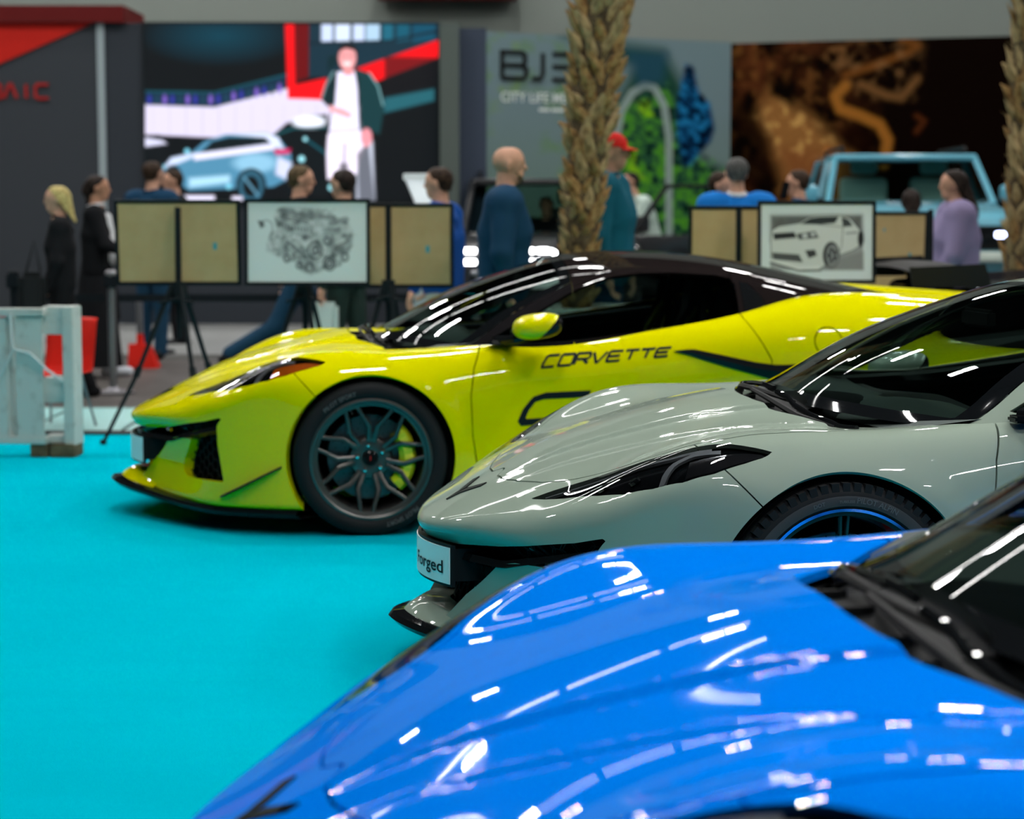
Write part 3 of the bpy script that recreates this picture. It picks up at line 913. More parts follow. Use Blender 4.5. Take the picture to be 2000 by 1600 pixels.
def seat(s):
    ST = empty('seat', parent=CAR)
    VV = []; FF = []; n = 13; prof = [(2.16, .34, .24), (2.12, .40, .26), (2.30, .36, .26), (2.48, .35, .26), (2.54, .42, .27), (2.60, .58, .28), (2.66, .74, .26), (2.70, .88, .22), (2.725, .955, .14), (2.735, 1.03, .13), (2.745, 1.07, .11), (2.80, 1.07, .11), (2.80, .9, .2), (2.74, .6, .26), (2.66, .3, .26)]
    for x, z, hw in prof:
        for i in range(n):
            u = -1 + 2 * i / (n - 1); bol = .05 * abs(u) ** 3
            fwd = bol if z > .41 and x < 2.76 else 0; upz = bol if z <= .41 else 0
            VV.append((x - fwd * 1.4, s * .38 + u * hw, z + upz))
    FF = [[r * n + i, r * n + i + 1, (r + 1) * n + i + 1, (r + 1) * n + i] for r in range(len(prof) - 1) for i in range(n - 1)]
    MB().add(VV, FF).build('seat_shell', M_inter, ST, smooth=True)
    for k in (-1, 1):
        MB().tube([(2.54, s * .38 + k * .17, .56), (2.58, s * .38 + k * .18, .68), (2.63, s * .38 + k * .17, .82), (2.69, s * .38 + k * .10, .95)], [.022, .02, .016, .012], 6).build('seat_insert', M_seaty, ST, smooth=True)
seat(1); seat(-1)
MB().box(1.86, 1.89, -.115, .115, 1.045, 1.105, .01).build('rear_view_mirror', M_inter, CAR)

# ---- wheels
FLIP[0] = False
def tyre_profile(r, w, rim):
    h = w / 2; p = [(rim - .004, h * .80), (rim + .008, h * .93), (rim + .022, h * 1.0), (rim + (r - rim) * .55, h * 1.03), (r - .016, h * .97), (r - .006, h * .90)]
    for g in (.62, .58): pass
    tread = [(r - .001, h * .80), (r, h * .50), (r - .007, h * .49), (r - .007, h * .44), (r, h * .43), (r + .001, h * .06), (r - .007, h * .05)]
    p += tread
    return p + [(a, -b_) for a, b_ in p[::-1]]
WH_M = {}
def wheel_parts(kind, r, w, rim):
    W = empty('wheel')
    MB().lathe(tyre_profile(r, w, rim), 72).build('tyre', M_rubber, W, angle=.6)
    o = w / 2
    lipm = M_lip if kind == 'five' else M_rim
    rm = M_rimgl if kind == 'five' else M_rim
    if kind == 'five':
        MB().lathe([(rim + .012, o * .95), (rim + .012, o * .99), (rim + .004, o * 1.0), (rim + .003, o * .96)], 72, close=True).build('rim_lip', lipm, W, smooth=True)
    if kind == 'seven':
        MB().lathe([(rim + .013, o * .90), (rim + .012, o * .97), (rim + .002, o * .985), (rim - .006, o * .95), (rim - .010, o * .90), (rim - .022, o * .88), (rim - .026, o * .80)], 72).build('rim_flange', rm, W, angle=.5)
    MB().lathe([(rim + .012, o * .93), (rim + .006, o * .96), (rim - .008, o * .95), (rim - .016, o * .80), (rim - .03, o * .5), (rim - .035, -o * .9), (rim + .005, -o * .95)], 72).build('rim_barrel', rm, W, angle=.7)
    b = MB()
    zf = o * .80
    R0 = rim - .004
    if kind == 'seven':
        for i in range(7):
            a0 = math.radians(110.8 + i * 360 / 7)
            for sg in (-1, 1):
                def pt(rad, da, z): return (rad * math.cos(a0 + sg * math.radians(da)), rad * math.sin(a0 + sg * math.radians(da)), z)
                path = [pt(R0, 5.9, o * .86), pt(R0 * .80, 9.2, o * .84), pt(R0 * .58, 18.2, o * .76), pt(R0 * .40, 18.6, o * .66), pt(R0 * .28, 20, o * .60)]
                wds = [.0105, .0100, .0115, .013, .017]
                b = MB(); spoke(b, path, wds, .020); b.build('spoke', rm, W, angle=.35)
    else:
        for i in range(5):
            a0 = math.radians(90 + i * 72)
            def pt(rad, da, z): return (rad * math.cos(a0 + math.radians(da)), rad * math.sin(a0 + math.radians(da)), z)
            for da in (-2.6, 2.6):
                spoke(b, [pt(R0, da, o * .88), pt(R0 * .7, da * 1.1, o * .82), pt(R0 * .45, da * 1.6, o * .72), pt(R0 * .2, da * 3.5, o * .62)], [.0075, .0075, .009, .012], .022)
            b.build('spoke', rm, W, angle=.35); b = MB()
    MB().lathe([(.0, o * .58), (.030, o * .58), (.034, o * .60), (.036, o * .55), (.075, o * .58), (.088, o * .55), (.092, o * .3), (.06, o * .2)], 40).build('hub', rm, W, angle=.5)
    MB().lathe([(.0, o * .645), (.024, o * .645), (.030, o * .62), (.030, o * .56)], 28).build('centre_cap', M_gloss, W, angle=.5)
    MB().box(-.002, .002, -.009, .010, o * .645, o * .652).build('cap_badge', M_calr, W)
    for i in range(5):
        a = math.radians(100 + 72 * i)
        MB().lathe([(0, o * .60 + .022), (.007, o * .60 + .021), (.0105, o * .60 + .014), (.0105, o * .5)], 10, M=Matrix.Translation((.058 * math.cos(a), .058 * math.sin(a), 0))).build('lug_nut', M_chrome, W, angle=.5)
    MB().lathe([(.07, .035), (.095, .045), (.10, .03), (.185, .030), (.188, .028), (.188, -.004), (.1, -.004)], 56).build('brake_disc', M_disc, W, angle=.5)
    b = MB()
    for i in range(36):
        for j, rr_ in enumerate((.115, .135, .155, .175)):
            a = 2 * PI * (i + .25 * j) / 36
            if (i + j) % 2: continue
            b.lathe([(0, .0308), (.003, .0308)], 6, M=Matrix.Translation((rr_ * math.cos(a), rr_ * math.sin(a), 0)))
    b.build('disc_holes', M_dark, W)['kind'] = 'stuff'
    VV = []; n = 15
    for i in range(n):
        a = math.radians(-47 + 92 * i / (n - 1))
        bul = .006 * math.sin(i * PI / 2) ** 2
        for (rr_, zz) in ((.128, .038), (.128, .075), (.150, .094 + bul), (.185, .092 + bul), (.202, .07), (.202, -.02)):
            VV.append((rr_ * math.cos(a), rr_ * math.sin(a), zz))
    FF = [[i * 6 + j, i * 6 + j + 1, (i + 1) * 6 + j + 1, (i + 1) * 6 + j] for i in range(n - 1) for j in range(5)] + [[0, 1, 2, 3, 4, 5], [(n - 1) * 6 + j for j in range(6)][::-1]]
    cal = MB().add(VV, FF).build('caliper', M_caly, W, angle=.5)
    MB().tube([(rim - .02, .0, o * .78), (rim - .045, 0, o * .86)], .004, 6).build('valve_stem', M_chrome, W, smooth=True).rotation_euler = (0, 0, math.radians(112 if kind == 'seven' else 42))
    # sidewall markings on an arc
    if kind == 'five':
        items = [('DOT', 106, 118, .012), ('PILOT ALPIN', 72, 20, .017), ('TUBELESS', 90, 20, .008)]
    else:
        items = [('PILOT SPORT', 118, 20, .020), ('PILOT SPORT', 298, 20, .020)]
    for txt, ang, _, sz in items:
        V_, F_ = text_mesh(txt, sz * 1.3, bold=.0003)
        xc = (V_[:, 0].min() + V_[:, 0].max()) / 2
        rb = rim + (r - rim) * (.36)
        tvv = []
        for x, y, z in V_:
            rad = rb + y; a = math.radians(ang) - (x - xc) / rb
            tvv.append((rad * math.cos(a), rad * math.sin(a), o * 1.024 + .001 + (rad - rb) * .06))
        mesh_np('tyre_marking', tvv, F_, M_mark, W, smooth=False)
    if kind == 'five':
        MB().lathe([(rim + .020, o * 1.003), (rim + (r - rim) * .55, o * 1.034), (r - .030, o * 1.008)], 72).build('tyre_sidewall', M_rubber2, W, smooth=True)
        b = MB()
        for i in range(64):
            a = 2 * PI * i / 64; Mt = Matrix.Rotation(a, 4, 'Z')
            b.box(r - .030, r + .003, -.0105, .0105, o * .80, o * .985, M=Mt)
        b.build('tread_blocks', M_rubber, W)['kind'] = 'stuff'
    return W
def spoke(b, path, wds, depth):
    P_ = [Vector(p) for p in path]; n = len(P_); VV = []
    for i, p in enumerate(P_):
        t = (P_[min(i + 1, n - 1)] - P_[max(i - 1, 0)]); t.z = 0; t.normalize()
        s = Vector((-t.y, t.x, 0)); w_ = wds[i]
        VV += [p - s * w_ + Vector((0, 0, -depth)), p - s * w_ * .9 + Vector((0, 0, -.002)), p - s * w_ * .4 + Vector((0, 0, .003)), p + s * w_ * .4 + Vector((0, 0, .003)), p + s * w_ * .9 + Vector((0, 0, -.002)), p + s * w_ + Vector((0, 0, -depth))]
    FF = [[i * 6 + j, i * 6 + (j + 1) % 6, (i + 1) * 6 + (j + 1) % 6, (i + 1) * 6 + j] for i in range(n - 1) for j in range(6)]
    b.add(VV, FF)
W7 = wheel_parts('seven', .337, .275, .256)
W5 = wheel_parts('five', .337, .275, .256)
def put_wheels(car, src, mm_=None):
    for (x, y) in ((AF, -.840), (AF, .840), (AR, -.825), (AR, .825)):
        w_ = copy_tree(src, car, mm_)
        R3 = Matrix(((1, 0, 0, 0), (0, 0, -1, 0), (0, 1, 0, 0), (0, 0, 0, 1))) if y < 0 else Matrix(((-1, 0, 0, 0), (0, 0, 1, 0), (0, 1, 0, 0), (0, 0, 0, 1)))
        w_.matrix_local = Matrix.Translation((x, y, AZ if x < 2 else AZ + .014)) @ R3 @ Matrix.Scale(1.045 if x > 2 else 1, 4)
# wheel wells
FLIP[0] = True
for (x, R0) in ((AF, RF + .012), (AR, RR + .012)):
    for s in (1, -1):
        VV = []; n = 28
        for i in range(n):
            a = math.radians(-35 + 250 * i / (n - 1))
            for yy in (.90, .55): VV.append((x + R0 * math.cos(a), s * yy, AZ + R0 * math.sin(a)))
        FF = [[2 * i, 2 * i + 1, 2 * i + 3, 2 * i + 2] for i in range(n - 1)]
        c0 = len(VV); VV.append((x, s * .55, AZ))
        FF += [[2 * i + 1, c0, 2 * i + 3] for i in range(n - 1)]
        MB().add(VV, FF).build('wheel_arch_liner', M_dark, CAR)
MB().box(1.2, 3.6, -.72, .72, .10, .16).box(.3, 1.2, -.5, .5, .10, .16).build('underbody', M_dark, CAR)
for s in (1, -1):
    MB().box(4.585, 4.62, min(s * .45, s * .86), max(s * .45, s * .86), .80, .87, .01).build('tail_lamp', mat('tail_red', (.35, .005, .005), .2, coat=1), CAR)
FLIP[0] = False
# ------------------------------------------------------------------ placing the sports cars
def drop_tree(o):
    for c in list(o.children): drop_tree(c)
    bpy.data.objects.remove(o, do_unlink=True)
def car_pose(o, X0, Y0, psi_deg):
    """front axle centre on the floor at X0, Y0; nose to the left, turned psi towards the camera"""
    a = math.radians(psi_deg)
    o.location = (X0 - 1.1 * math.cos(a), Y0 - 1.1 * math.sin(a), 0)
    o.rotation_euler = (0, 0, a)
for o in LETTERS: o.parent = None
def paint(p, roof, pillar):
    return {'yellow_paint': p, 'mirror_paint': p, 'roof_black': roof, 'pillar_black': pillar}
CAR_G = copy_tree(CAR, None, paint(M_grey, M_grey, M_grey))
CAR_B = copy_tree(CAR, None, paint(M_blue, M_blackpaint, M_blue))
CAR_K = copy_tree(CAR, None, paint(M_blackpaint, M_blackpaint, M_blackpaint))
for o in LETTERS: o.parent = CAR
put_wheels(CAR, W7)
put_wheels(CAR_G, W5, {'yellow_caliper': M_calr})
put_wheels(CAR_B, W5, {'yellow_caliper': M_calr})
put_wheels(CAR_K, W5, {'yellow_caliper': M_calr})
drop_tree(W7); drop_tree(W5)
car_pose(CAR, -0.7351, 9.8431, 7.643)
car_pose(CAR_G, 0.7701, 6.6216, 9.867)
car_pose(CAR_B, 0.5446, 3.1359, 7.85)
tag(CAR, 'bright yellow sports car with black roof and black door lettering', 'car', 'sports cars parked side by side')
tag(CAR_G, 'grey-green sports car with white Forged front plate', 'car', 'sports cars parked side by side')
tag(CAR_B, 'blue sports car filling the foreground, hood nearest the viewer', 'car', 'sports cars parked side by side')
tag(CAR_K, 'black sports car with a rear wing behind the yellow car', 'car', 'sports cars parked side by side')
for o in CAR.children:
    if o.name.startswith('turn'): pass
for h in [c for c in CAR.children if c.name.startswith('headlamp')]:
    for c in h.children:
        if c.name.startswith('turn_signal'):
            c.material_slots[0].link = 'OBJECT'; c.material_slots[0].material = M_amber
# plate heights differ a little, the yellow car wears its own lower
for c in CAR.children:
    if c.name.startswith('number_plate'): c.location.z = -.036
for c in list(CAR.children):
    if c.name.startswith('number_plate'):
        for q in list(c.children):
            if q.name.startswith('plate_lettering'): bpy.data.objects.remove(q, do_unlink=True)
# the far mirrors of the grey and the blue car are folded back a little
for c in CAR_G.children:
    if c.name.startswith('door_mirror') and c.children[0].data.vertices[0].co.y > 0: c.location = (.16, -.04, -.08)
for c in CAR_B.children:
    if c.name.startswith('door_mirror') and c.children[0].data.vertices[0].co.y > 0: c.location = (.42, -.10, -.04)
# ------------------------------------------------------------------ hall: floors, walls, ceiling, lamps
def carpet_mat():
    m = bpy.data.materials.new('cyan_carpet'); m.use_nodes = True; nt = m.node_tree; b = nt.nodes['Principled BSDF']
    b.inputs['Roughness'].default_value = 1.0; b.inputs['Specular IOR Level'].default_value = 0.0
    tc = nt.nodes.new('ShaderNodeTexCoord')
    n1 = nt.nodes.new('ShaderNodeTexNoise'); n1.inputs['Scale'].default_value = .9; n1.inputs['Detail'].default_value = 3
    n2 = nt.nodes.new('ShaderNodeTexNoise'); n2.inputs['Scale'].default_value = 420; n2.inputs['Detail'].default_value = 2
    r1 = nt.nodes.new('ShaderNodeValToRGB'); r1.color_ramp.elements[0].position = .3; r1.color_ramp.elements[1].position = .7
    r1.color_ramp.elements[0].color = (.0, .40, .51, 1); r1.color_ramp.elements[1].color = (.0, .44, .55, 1)
    mx = nt.nodes.new('ShaderNodeMix'); mx.data_type = 'RGBA'; mx.blend_type = 'MULTIPLY'; mx.inputs[0].default_value = .35
    r2 = nt.nodes.new('ShaderNodeValToRGB'); r2.color_ramp.elements[0].position = .35; r2.color_ramp.elements[1].position = .62
    r2.color_ramp.elements[0].color = (.62, .62, .62, 1)
    bp = nt.nodes.new('ShaderNodeBump'); bp.inputs['Strength'].default_value = .35; bp.inputs['Distance'].default_value = .002
    L = nt.links.new
    L(tc.outputs['Object'], n1.inputs['Vector']); L(tc.outputs['Object'], n2.inputs['Vector'])
    L(n1.outputs['Fac'], r1.inputs['Fac']); L(n2.outputs['Fac'], r2.inputs['Fac'])
    L(r1.outputs['Color'], mx.inputs[6]); L(r2.outputs['Color'], mx.inputs[7]); L(mx.outputs[2], b.inputs['Base Color'])
    L(n2.outputs['Fac'], bp.inputs['Height']); L(bp.outputs['Normal'], b.inputs['Normal'])
    MATS['cyan_carpet'] = m
    return m
M_carpet = carpet_mat()
M_wood = mat('grey_plank', (.075, .068, .063), .45, noise=(3.0, (.10, .09, .085), .35, .65))
M_plat = mat('platform_grey', (.22, .225, .22), .5)
M_hall = mat('hall_concrete', (.055, .06, .062), .7)
M_glaze = mat('pale_aqua_glaze', (.42, .78, .76), .4, coat=.4)
M_edge = mat('stage_edge_black', (.012, .016, .018), .5)
M_wallg = mat('graphite_panel', (.042, .048, .056), .6)
M_wallg2 = mat('graphite_panel_side', (.034, .040, .049), .6)
M_soff = mat('soffit_grey_green', (.19, .215, .195), .7)
M_ceil = mat('hall_ceiling_dark', (.018, .02, .021), .85)
M_red = mat('signal_red', (.50, .018, .012), .5)
M_dred = mat('dark_red_beam', (.11, .010, .010), .6)
M_pole = mat('pale_pole', (.30, .36, .38), .4)
ROOM = dict(x0=-17, x1=17, y0=-9, y1=62, z=11.0)
def struct(name, mb, m, **k):
    o = mb.build(name, m, **k); o['kind'] = 'structure'; return o
CAR_Y = 12.78                      # carpet ends here
struct('floor', MB().box(ROOM['x0'], ROOM['x1'], ROOM['y0'], ROOM['y1'], -.30, -.02), M_hall)
struct('floor_carpet', MB().box(-14, 14, -6, CAR_Y, -.02, 0.0), M_carpet)
struct('trim_1', MB().box(-14, 14, CAR_Y, CAR_Y + .16, -.02, .012), M_edge)
# pale glazed floor strip, split so dark gaps stand in for easel-leg shadows/reflections
for i in range(22):
    x0 = -8.05 + i * .62
    MB().box(x0, x0 + .585, CAR_Y + .17, 14.45, -.02, .004).build('strip_piece', M_glaze)
STRIP = struct('floor_strip', MB().box(-9, 6, CAR_Y + .16, 14.5, -.02, -.004), M_edge)  # black underlay, seen in the gaps as the imitated leg shadows
for o in [o for o in bpy.data.objects if o.name.startswith('strip_piece')]: o.parent = STRIP
PLK = struct('floor_planks', MB().box(-14, 14, 14.5, 18.9, -.02, -.008), M_edge)
random.seed(4)
for r in range(11):
    yy = 14.5 + r * .40
    xo = -10 - random.random() * 1.8
    while xo < 7:
        ln = 2.4
        MB().box(xo, xo + ln - .008, yy, yy + .394, -.01, .0).build('plank', M_wood, PLK)
        xo += ln
struct('floor_platform', MB().box(-14, 14, 18.9, 30, -.02, .05, .01), M_plat)
struct('wall_back', MB().box(ROOM['x0'], ROOM['x1'], ROOM['y1'], ROOM['y1'] + .2, -.3, ROOM['z']), M_hall)
struct('wall_front', MB().box(ROOM['x0'], ROOM['x1'], ROOM['y0'] - .2, ROOM['y0'], -.3, ROOM['z']), M_hall)
struct('wall_left', MB().box(ROOM['x0'] - .2, ROOM['x0'], ROOM['y0'], ROOM['y1'], -.3, ROOM['z']), M_hall)
struct('wall_right', MB().box(ROOM['x1'], ROOM['x1'] + .2, ROOM['y0'], ROOM['y1'], -.3, ROOM['z']), M_hall)
struct('ceiling', MB().box(ROOM['x0'], ROOM['x1'], ROOM['y0'], ROOM['y1'], ROOM['z'], ROOM['z'] + .2), M_ceil)
# hanging soffit over the stands
struct('wall_soffit', MB().box(-16.9, 16.9, 29.5, 30.2, 3.2, 6.6), M_soff)
# ---- ceiling lamps: square high-bay floods and two runs of linear panels
M_lamp = mat('lamp_white', (.9, .9, .9), .4, emit=(1.0, .985, .96), es=LAMP_ES)
M_lampbody = mat('lamp_body', (.25, .26, .27), .4, metal=.6)
def flood(x, y, z=10.2, sx=.62, sy=.62, name='high_bay_lamp', m=M_lamp):
    o = empty(name, (x, y, z))
    return o
def lamp_proto(sx, sy, name, drop=.8, m=None):
    o = empty(name)
    for x0, x1 in (((-sx / 2, sx / 2),) if sx > 1 else ((-sx / 2, -.03), (.03, sx / 2))):
        MB().box(x0, x1, -sy / 2, sy / 2, -.005, .0).build('diffuser', m or M_lamp, o)
    MB().box(-sx / 2 - .03, sx / 2 + .03, -sy / 2 - .03, sy / 2 + .03, .002, .10, .01).build('lamp_body', M_lampbody, o)
    for s in (-1, 1): MB().tube([(s * sx * .4, 0, .1), (s * sx * .4, 0, drop)], .008, 5).build('hanger', M_lampbody, o)
    return o
FL = lamp_proto(.90, .42, 'high_bay_lamp')
LN = lamp_proto(1.75, .18, 'linear_lamp', m=mat('linear_lamp_white', (.9, .9, .9), .4, emit=(1.0, .985, .96), es=LINE_ES))
spots = [(x, y) for y in (-4, 1.5, 7, 12.5, 18, 25.5, 36, 48) for x in (-11, -5.6, -.3, 5.2, 10.8) if not (x < -10 and y < 11) and not (x < -5 and y < 8)]
random.seed(11)
for i, (x, y) in enumerate(spots):
    o = FL if i == 0 else copy_tree(FL)
    o.location = (x + random.uniform(-.5, .5), y + random.uniform(-.6, .6), 9.4)
    tag(o, 'square white high-bay lamp hanging under the hall ceiling', 'lamp', 'square lamps under the hall ceiling')
k = 0
for (y, z) in ((21.5, 9.6), (26.5, 9.6)):
    for i in range(6):
        o = LN if k == 0 else copy_tree(LN)
        k += 1
        o.location = (-10.5 + i * 1.95, y, z)
        tag(o, 'long white linear lamp in a row under the hall ceiling', 'lamp', 'linear lamps under the hall ceiling')
# ---- left stand wall with red print, pole and letters
DW = 23.6
def px_box(x0, x1, y0, y1, D, th, mb=None):
    a = at(x0, y0, D); b = at(x1, y1, D)
    return (mb or MB()).box(a[0], b[0], D, D + th, b[2], a[2])
def px_poly(pts, D, th, mb=None):
    P_ = [(at(x, y, D)[0], at(x, y, D)[2]) for x, y in pts]
    return (mb or MB()).prism(P_, D, D + th)
z3 = at(0, 45, DW)[2]
WL = empty('stand_wall', (0, 0, 0)); tag(WL, 'tall graphite stand wall with a red corner and red letters', 'wall')
def wall_part(x0, x1, name, m, D=DW, ztop=None, th=.25):
    a = at(x0, 45, D)[0]; b = at(x1, 45, D)[0]
    return MB().box(a, b, D, D + th, .05, ztop or z3).build(name, m, WL)
wall_part(-420, 188, 'wall_panel', M_wallg); wall_part(202, 282, 'wall_panel', M_wallg2); wall_part(282, 860, 'screen_wall', M_wallg2, th=.30)
wall_part(188, 202, 'corner_post', M_pole, DW - .03)
px_poly([(-420, 42), (188, 42), (0, 124), (-420, 300)], DW - .03, .028).build('red_corner', M_red, WL)
MB().box(at(-420, 42, DW)[0], at(245, 42, DW)[0], DW - .1, DW + 1.2, z3, z3 + .19).build('red_beam', M_dred, WL)
def flat_text(s, x0, x1, ytop, ybot, D, m, name, parent, bold=0.0, shear=0.0, th=.02, skew=None):
    """text fitted into a pixel rectangle of the wall at distance D"""
    V_, F_ = text_mesh(s, 1.0, bold=bold)
    mn = V_.min(0); mx = V_.max(0)
    u = (V_[:, 0] - mn[0]) / (mx[0] - mn[0]); v = (V_[:, 1] - mn[1]) / (mx[1] - mn[1])
    a = at(x0, ybot, D); b = at(x1, ytop, D)
    pts = [(a[0] + (b[0] - a[0]) * uu, D - th, a[2] + (b[2] - a[2]) * vv) for uu, vv in zip(u, v)]
    if skew: pts = [skew(p) for p in pts]
    return mesh_np(name, pts, F_, m, parent, smooth=False)
M_redtxt = mat('letter_red', (.33, .022, .022), .5)
def stroke_word(word, gly, x0, x1, yt, yb, D, sw, m, name, parent, gap=.25, off=.03, ymap=None):
    n = len(word); a = at(x0, yb, D); b = at(x1, yt, D); W_ = b[0] - a[0]; H_ = b[2] - a[2]
    wl = W_ / (n + (n - 1) * gap)
    for i, ch in enumerate(word):
        mb = MB()
        for st in gly[ch]:
            pth = [(a[0] + i * wl * (1 + gap) + u * wl, a[2] + v * H_) for u, v in st]
            Lp, Rp = strip2(pth, sw); kk = len(Lp)
            for j in range(kk - 1):
                q = [Lp[j], Lp[j + 1], Rp[j + 1], Rp[j]]
                mb.prism([(p.x, p.y) for p in q], D - off, D - .002)
        o = mb.build(name, m, parent)
        if ymap: ymap(o)
GL2 = {'B': [[(0, 0), (0, 1), (.8, 1), (.95, .9), (.95, .62), (.8, .5), (0, .5)], [(.8, .5), (1, .38), (1, .12), (.85, 0), (0, 0)]],
       'A': [[(0, 0), (.42, 1), (.58, 1), (1, 0)]], 'I': [[(.5, 0), (.5, 1)]], 'C': [[(1, 1), (.18, 1), (0, .85), (0, .15), (.18, 0), (1, 0)]],
       'J': [[(.95, 1), (.95, .2), (.75, 0), (.05, 0)]], '3': [[(0, 1), (1, 1)], [(0, .5), (1, .5)], [(0, 0), (1, 0)]], '0': GLY['O']}
stroke_word('BAIC', GL2, -22, 95, 165, 192, DW, .035, M_redtxt, 'red_letter', WL, .22)
# grey pillar right of the screen and the blue-grey return
MB().box(at(860, 50, DW)[0], at(897, 50, DW)[0], DW - .25, DW + .2, .05, z3 - .02).build('wall_pillar', mat('pillar_grey', (.09, .11, .10), .6), WL)
MB().box(at(897, 50, DW)[0], at(950, 50, DW)[0], DW - .05, DW + .2, .05, z3 - .06).build('wall_return', mat('return_blue_grey', (.045, .058, .085), .55), WL)
MB().box(at(740, 0, 29.4)[0], at(1010, 0, 29.4)[0], 29.0, 29.4, at(0, 2, 29.4)[2], at(0, -40, 29.4)[2]).build('hanging_sign', M_dred)
tag(bpy.data.objects['hanging_sign'], 'brown-red hanging sign edge at the top centre', 'sign')
# ------------------------------------------------------------------ printed and lit pictures: colours on a fine grid
class Canvas:
    """picture in photograph pixels, stored on a grid of mesh points"""
    def __init__(s, x0, x1, y0, y1, nx, ny, col=(0, 0, 0)):
        s.x0, s.x1, s.y0, s.y1, s.nx, s.ny = x0, x1, y0, y1, nx, ny
        gx, gy = np.meshgrid(np.linspace(x0, x1, nx), np.linspace(y0, y1, ny), indexing='xy')
        s.P = np.stack([gx.ravel(), gy.ravel()], 1)
        s.C = np.tile(np.array(col, float), (nx * ny, 1))
    def mix(s, a, col):
        col = np.asarray(col, float)
        s.C += (col - s.C) * np.clip(a, 0, 1)[:, None]; return s
    def poly(s, pts, col, soft=2.0, a=1.0):
        return s.mix(a * np.clip(.5 - poly_sd(pts, s.P) / soft, 0, 1), col)
    def ell(s, cx, cy, rx, ry, col, soft=2.0, a=1.0, ring=None, rot=0.0):
        d = s.P - [cx, cy]; c, sn = math.cos(rot), math.sin(rot)
        u = d[:, 0] * c + d[:, 1] * sn; v = -d[:, 0] * sn + d[:, 1] * c
        f = (np.sqrt((u / rx) ** 2 + (v / ry) ** 2) - 1) * min(rx, ry)
        if ring: f = np.abs(f) - ring
        return s.mix(a * np.clip(.5 - f / soft, 0, 1), col)
    def line(s, pts, w, col, soft=1.5, a=1.0):
        d = np.full(len(s.P), 1e9)
        for p, q in zip(pts[:-1], pts[1:]):
            p = np.array(p, float); q = np.array(q, float); ab = q - p
            t = np.clip(((s.P - p) @ ab) / max(ab @ ab, 1e-9), 0, 1)
            d = np.minimum(d, np.linalg.norm(s.P - p - t[:, None] * ab, axis=1))
        return s.mix(a * np.clip(.5 - (d - w / 2) / soft, 0, 1), col)
    def noise(s, scale, seed=0, oct=4):
        rs = np.random.RandomState(seed); out = np.zeros(len(s.P)); amp = 1; tot = 0
        for o in range(oct):
            n = 64; T_ = rs.rand(n, n); f = (s.P - [s.x0, s.y0]) / scale * 2 ** o
            i = np.floor(f).astype(int); u = f - i; u = u * u * (3 - 2 * u)
            g = lambda a, b: T_[(i[:, 0] + a) % n, (i[:, 1] + b) % n]
            out += amp * ((g(0, 0) * (1 - u[:, 0]) + g(1, 0) * u[:, 0]) * (1 - u[:, 1]) + (g(0, 1) * (1 - u[:, 0]) + g(1, 1) * u[:, 0]) * u[:, 1])
            tot += amp; amp *= .5
        return out / tot
    def build(s, name, m, parent, corners):
        """corners: world points of top-left, top-right, bottom-left"""
        o, a, b = [np.array(c, float) for c in corners]
        u = (s.P[:, 0] - s.x0) / (s.x1 - s.x0); v = (s.P[:, 1] - s.y0) / (s.y1 - s.y0)
        V_ = o + u[:, None] * (a - o) + v[:, None] * (b - o)
        nx, ny = s.nx, s.ny
        I = (np.arange(ny - 1)[:, None] * nx + np.arange(nx - 1)[None, :]).ravel()
        F_ = np.stack([I, I + nx, I + nx + 1, I + 1], 1)
        ob = mesh_np(name, V_, F_, m, parent, smooth=False)
        at_ = ob.data.attributes.new('print', 'FLOAT_COLOR', 'POINT')
        at_.data.foreach_set('color', np.concatenate([np.clip(s.C, 0, 4), np.ones((len(s.C), 1))], 1).astype(np.float32).ravel())
        return ob
def px3(x0, x1, y0, y1, D):
    return at(x0, y0, D), at(x1, y0, D), at(x0, y1, D)
# ---- LED wall: advertisement film still
def lin(r, g, b): return tuple(((c / 255) ** 2.2) for c in (r, g, b))
S = Canvas(283, 857, 47, 392, 250, 150, lin(10, 16, 20))
S.mix((1 - np.clip(np.hypot((S.P[:, 0] - 430) / 160, (S.P[:, 1] - 70) / 60), 0, 1)) * .8, lin(10, 62, 78))
S.poly([(283, 200), (330, 205), (420, 208), (470, 192), (560, 172), (640, 160), (650, 205), (640, 255), (560, 262), (420, 268), (283, 262)], lin(205, 198, 222), 4)
for xx in range(300, 640, 32): S.line([(xx, 205), (xx, 262)], 1.0, lin(160, 155, 180), 2, .6)
S.poly([(283, 178), (420, 182), (560, 145), (560, 172), (470, 196), (420, 208), (283, 204)], lin(18, 44, 62), 4)
for i, xx in enumerate(range(292, 560, 15)):
    yy = 190 - (max(0, xx - 420) * .17)
    S.ell(xx, yy + 4, 4, 9, [lin(52, 50, 150), lin(30, 60, 80), lin(120, 90, 190)][i % 3], 4, .9)
S.line([(283, 178), (420, 180), (560, 145)], 3, lin(20, 80, 92), 3)
# red frame building
S.poly([(557, 47), (575, 47), (578, 165), (648, 150), (858, 77), (858, 112), (640, 195), (563, 192)], lin(225, 14, 24), 3)
S.poly([(575, 47), (604, 47), (604, 150), (578, 158)], lin(95, 8, 16), 4)
S.poly([(604, 47), (858, 47), (858, 77), (648, 150), (604, 150)], lin(22, 46, 58), 3)
for (x0, x1, c) in ((628, 650, lin(190, 205, 235)), (655, 684, lin(200, 214, 238)), (690, 712, lin(190, 205, 235)), (715, 742, lin(160, 190, 215)), (748, 768, lin(30, 92, 112)), (775, 800, lin(20, 80, 100)), (806, 850, lin(15, 70, 92))):
    S.poly([(x0, 47), (x1, 47), (x1, 60 + (1700 - x1) * .02), (x0, 82)], c, 4)
S.line([(604, 84), (760, 80), (858, 60)], 5, lin(20, 34, 44), 3)
S.poly([(640, 110), (700, 95), (640, 140)], lin(14, 40, 46), 4)
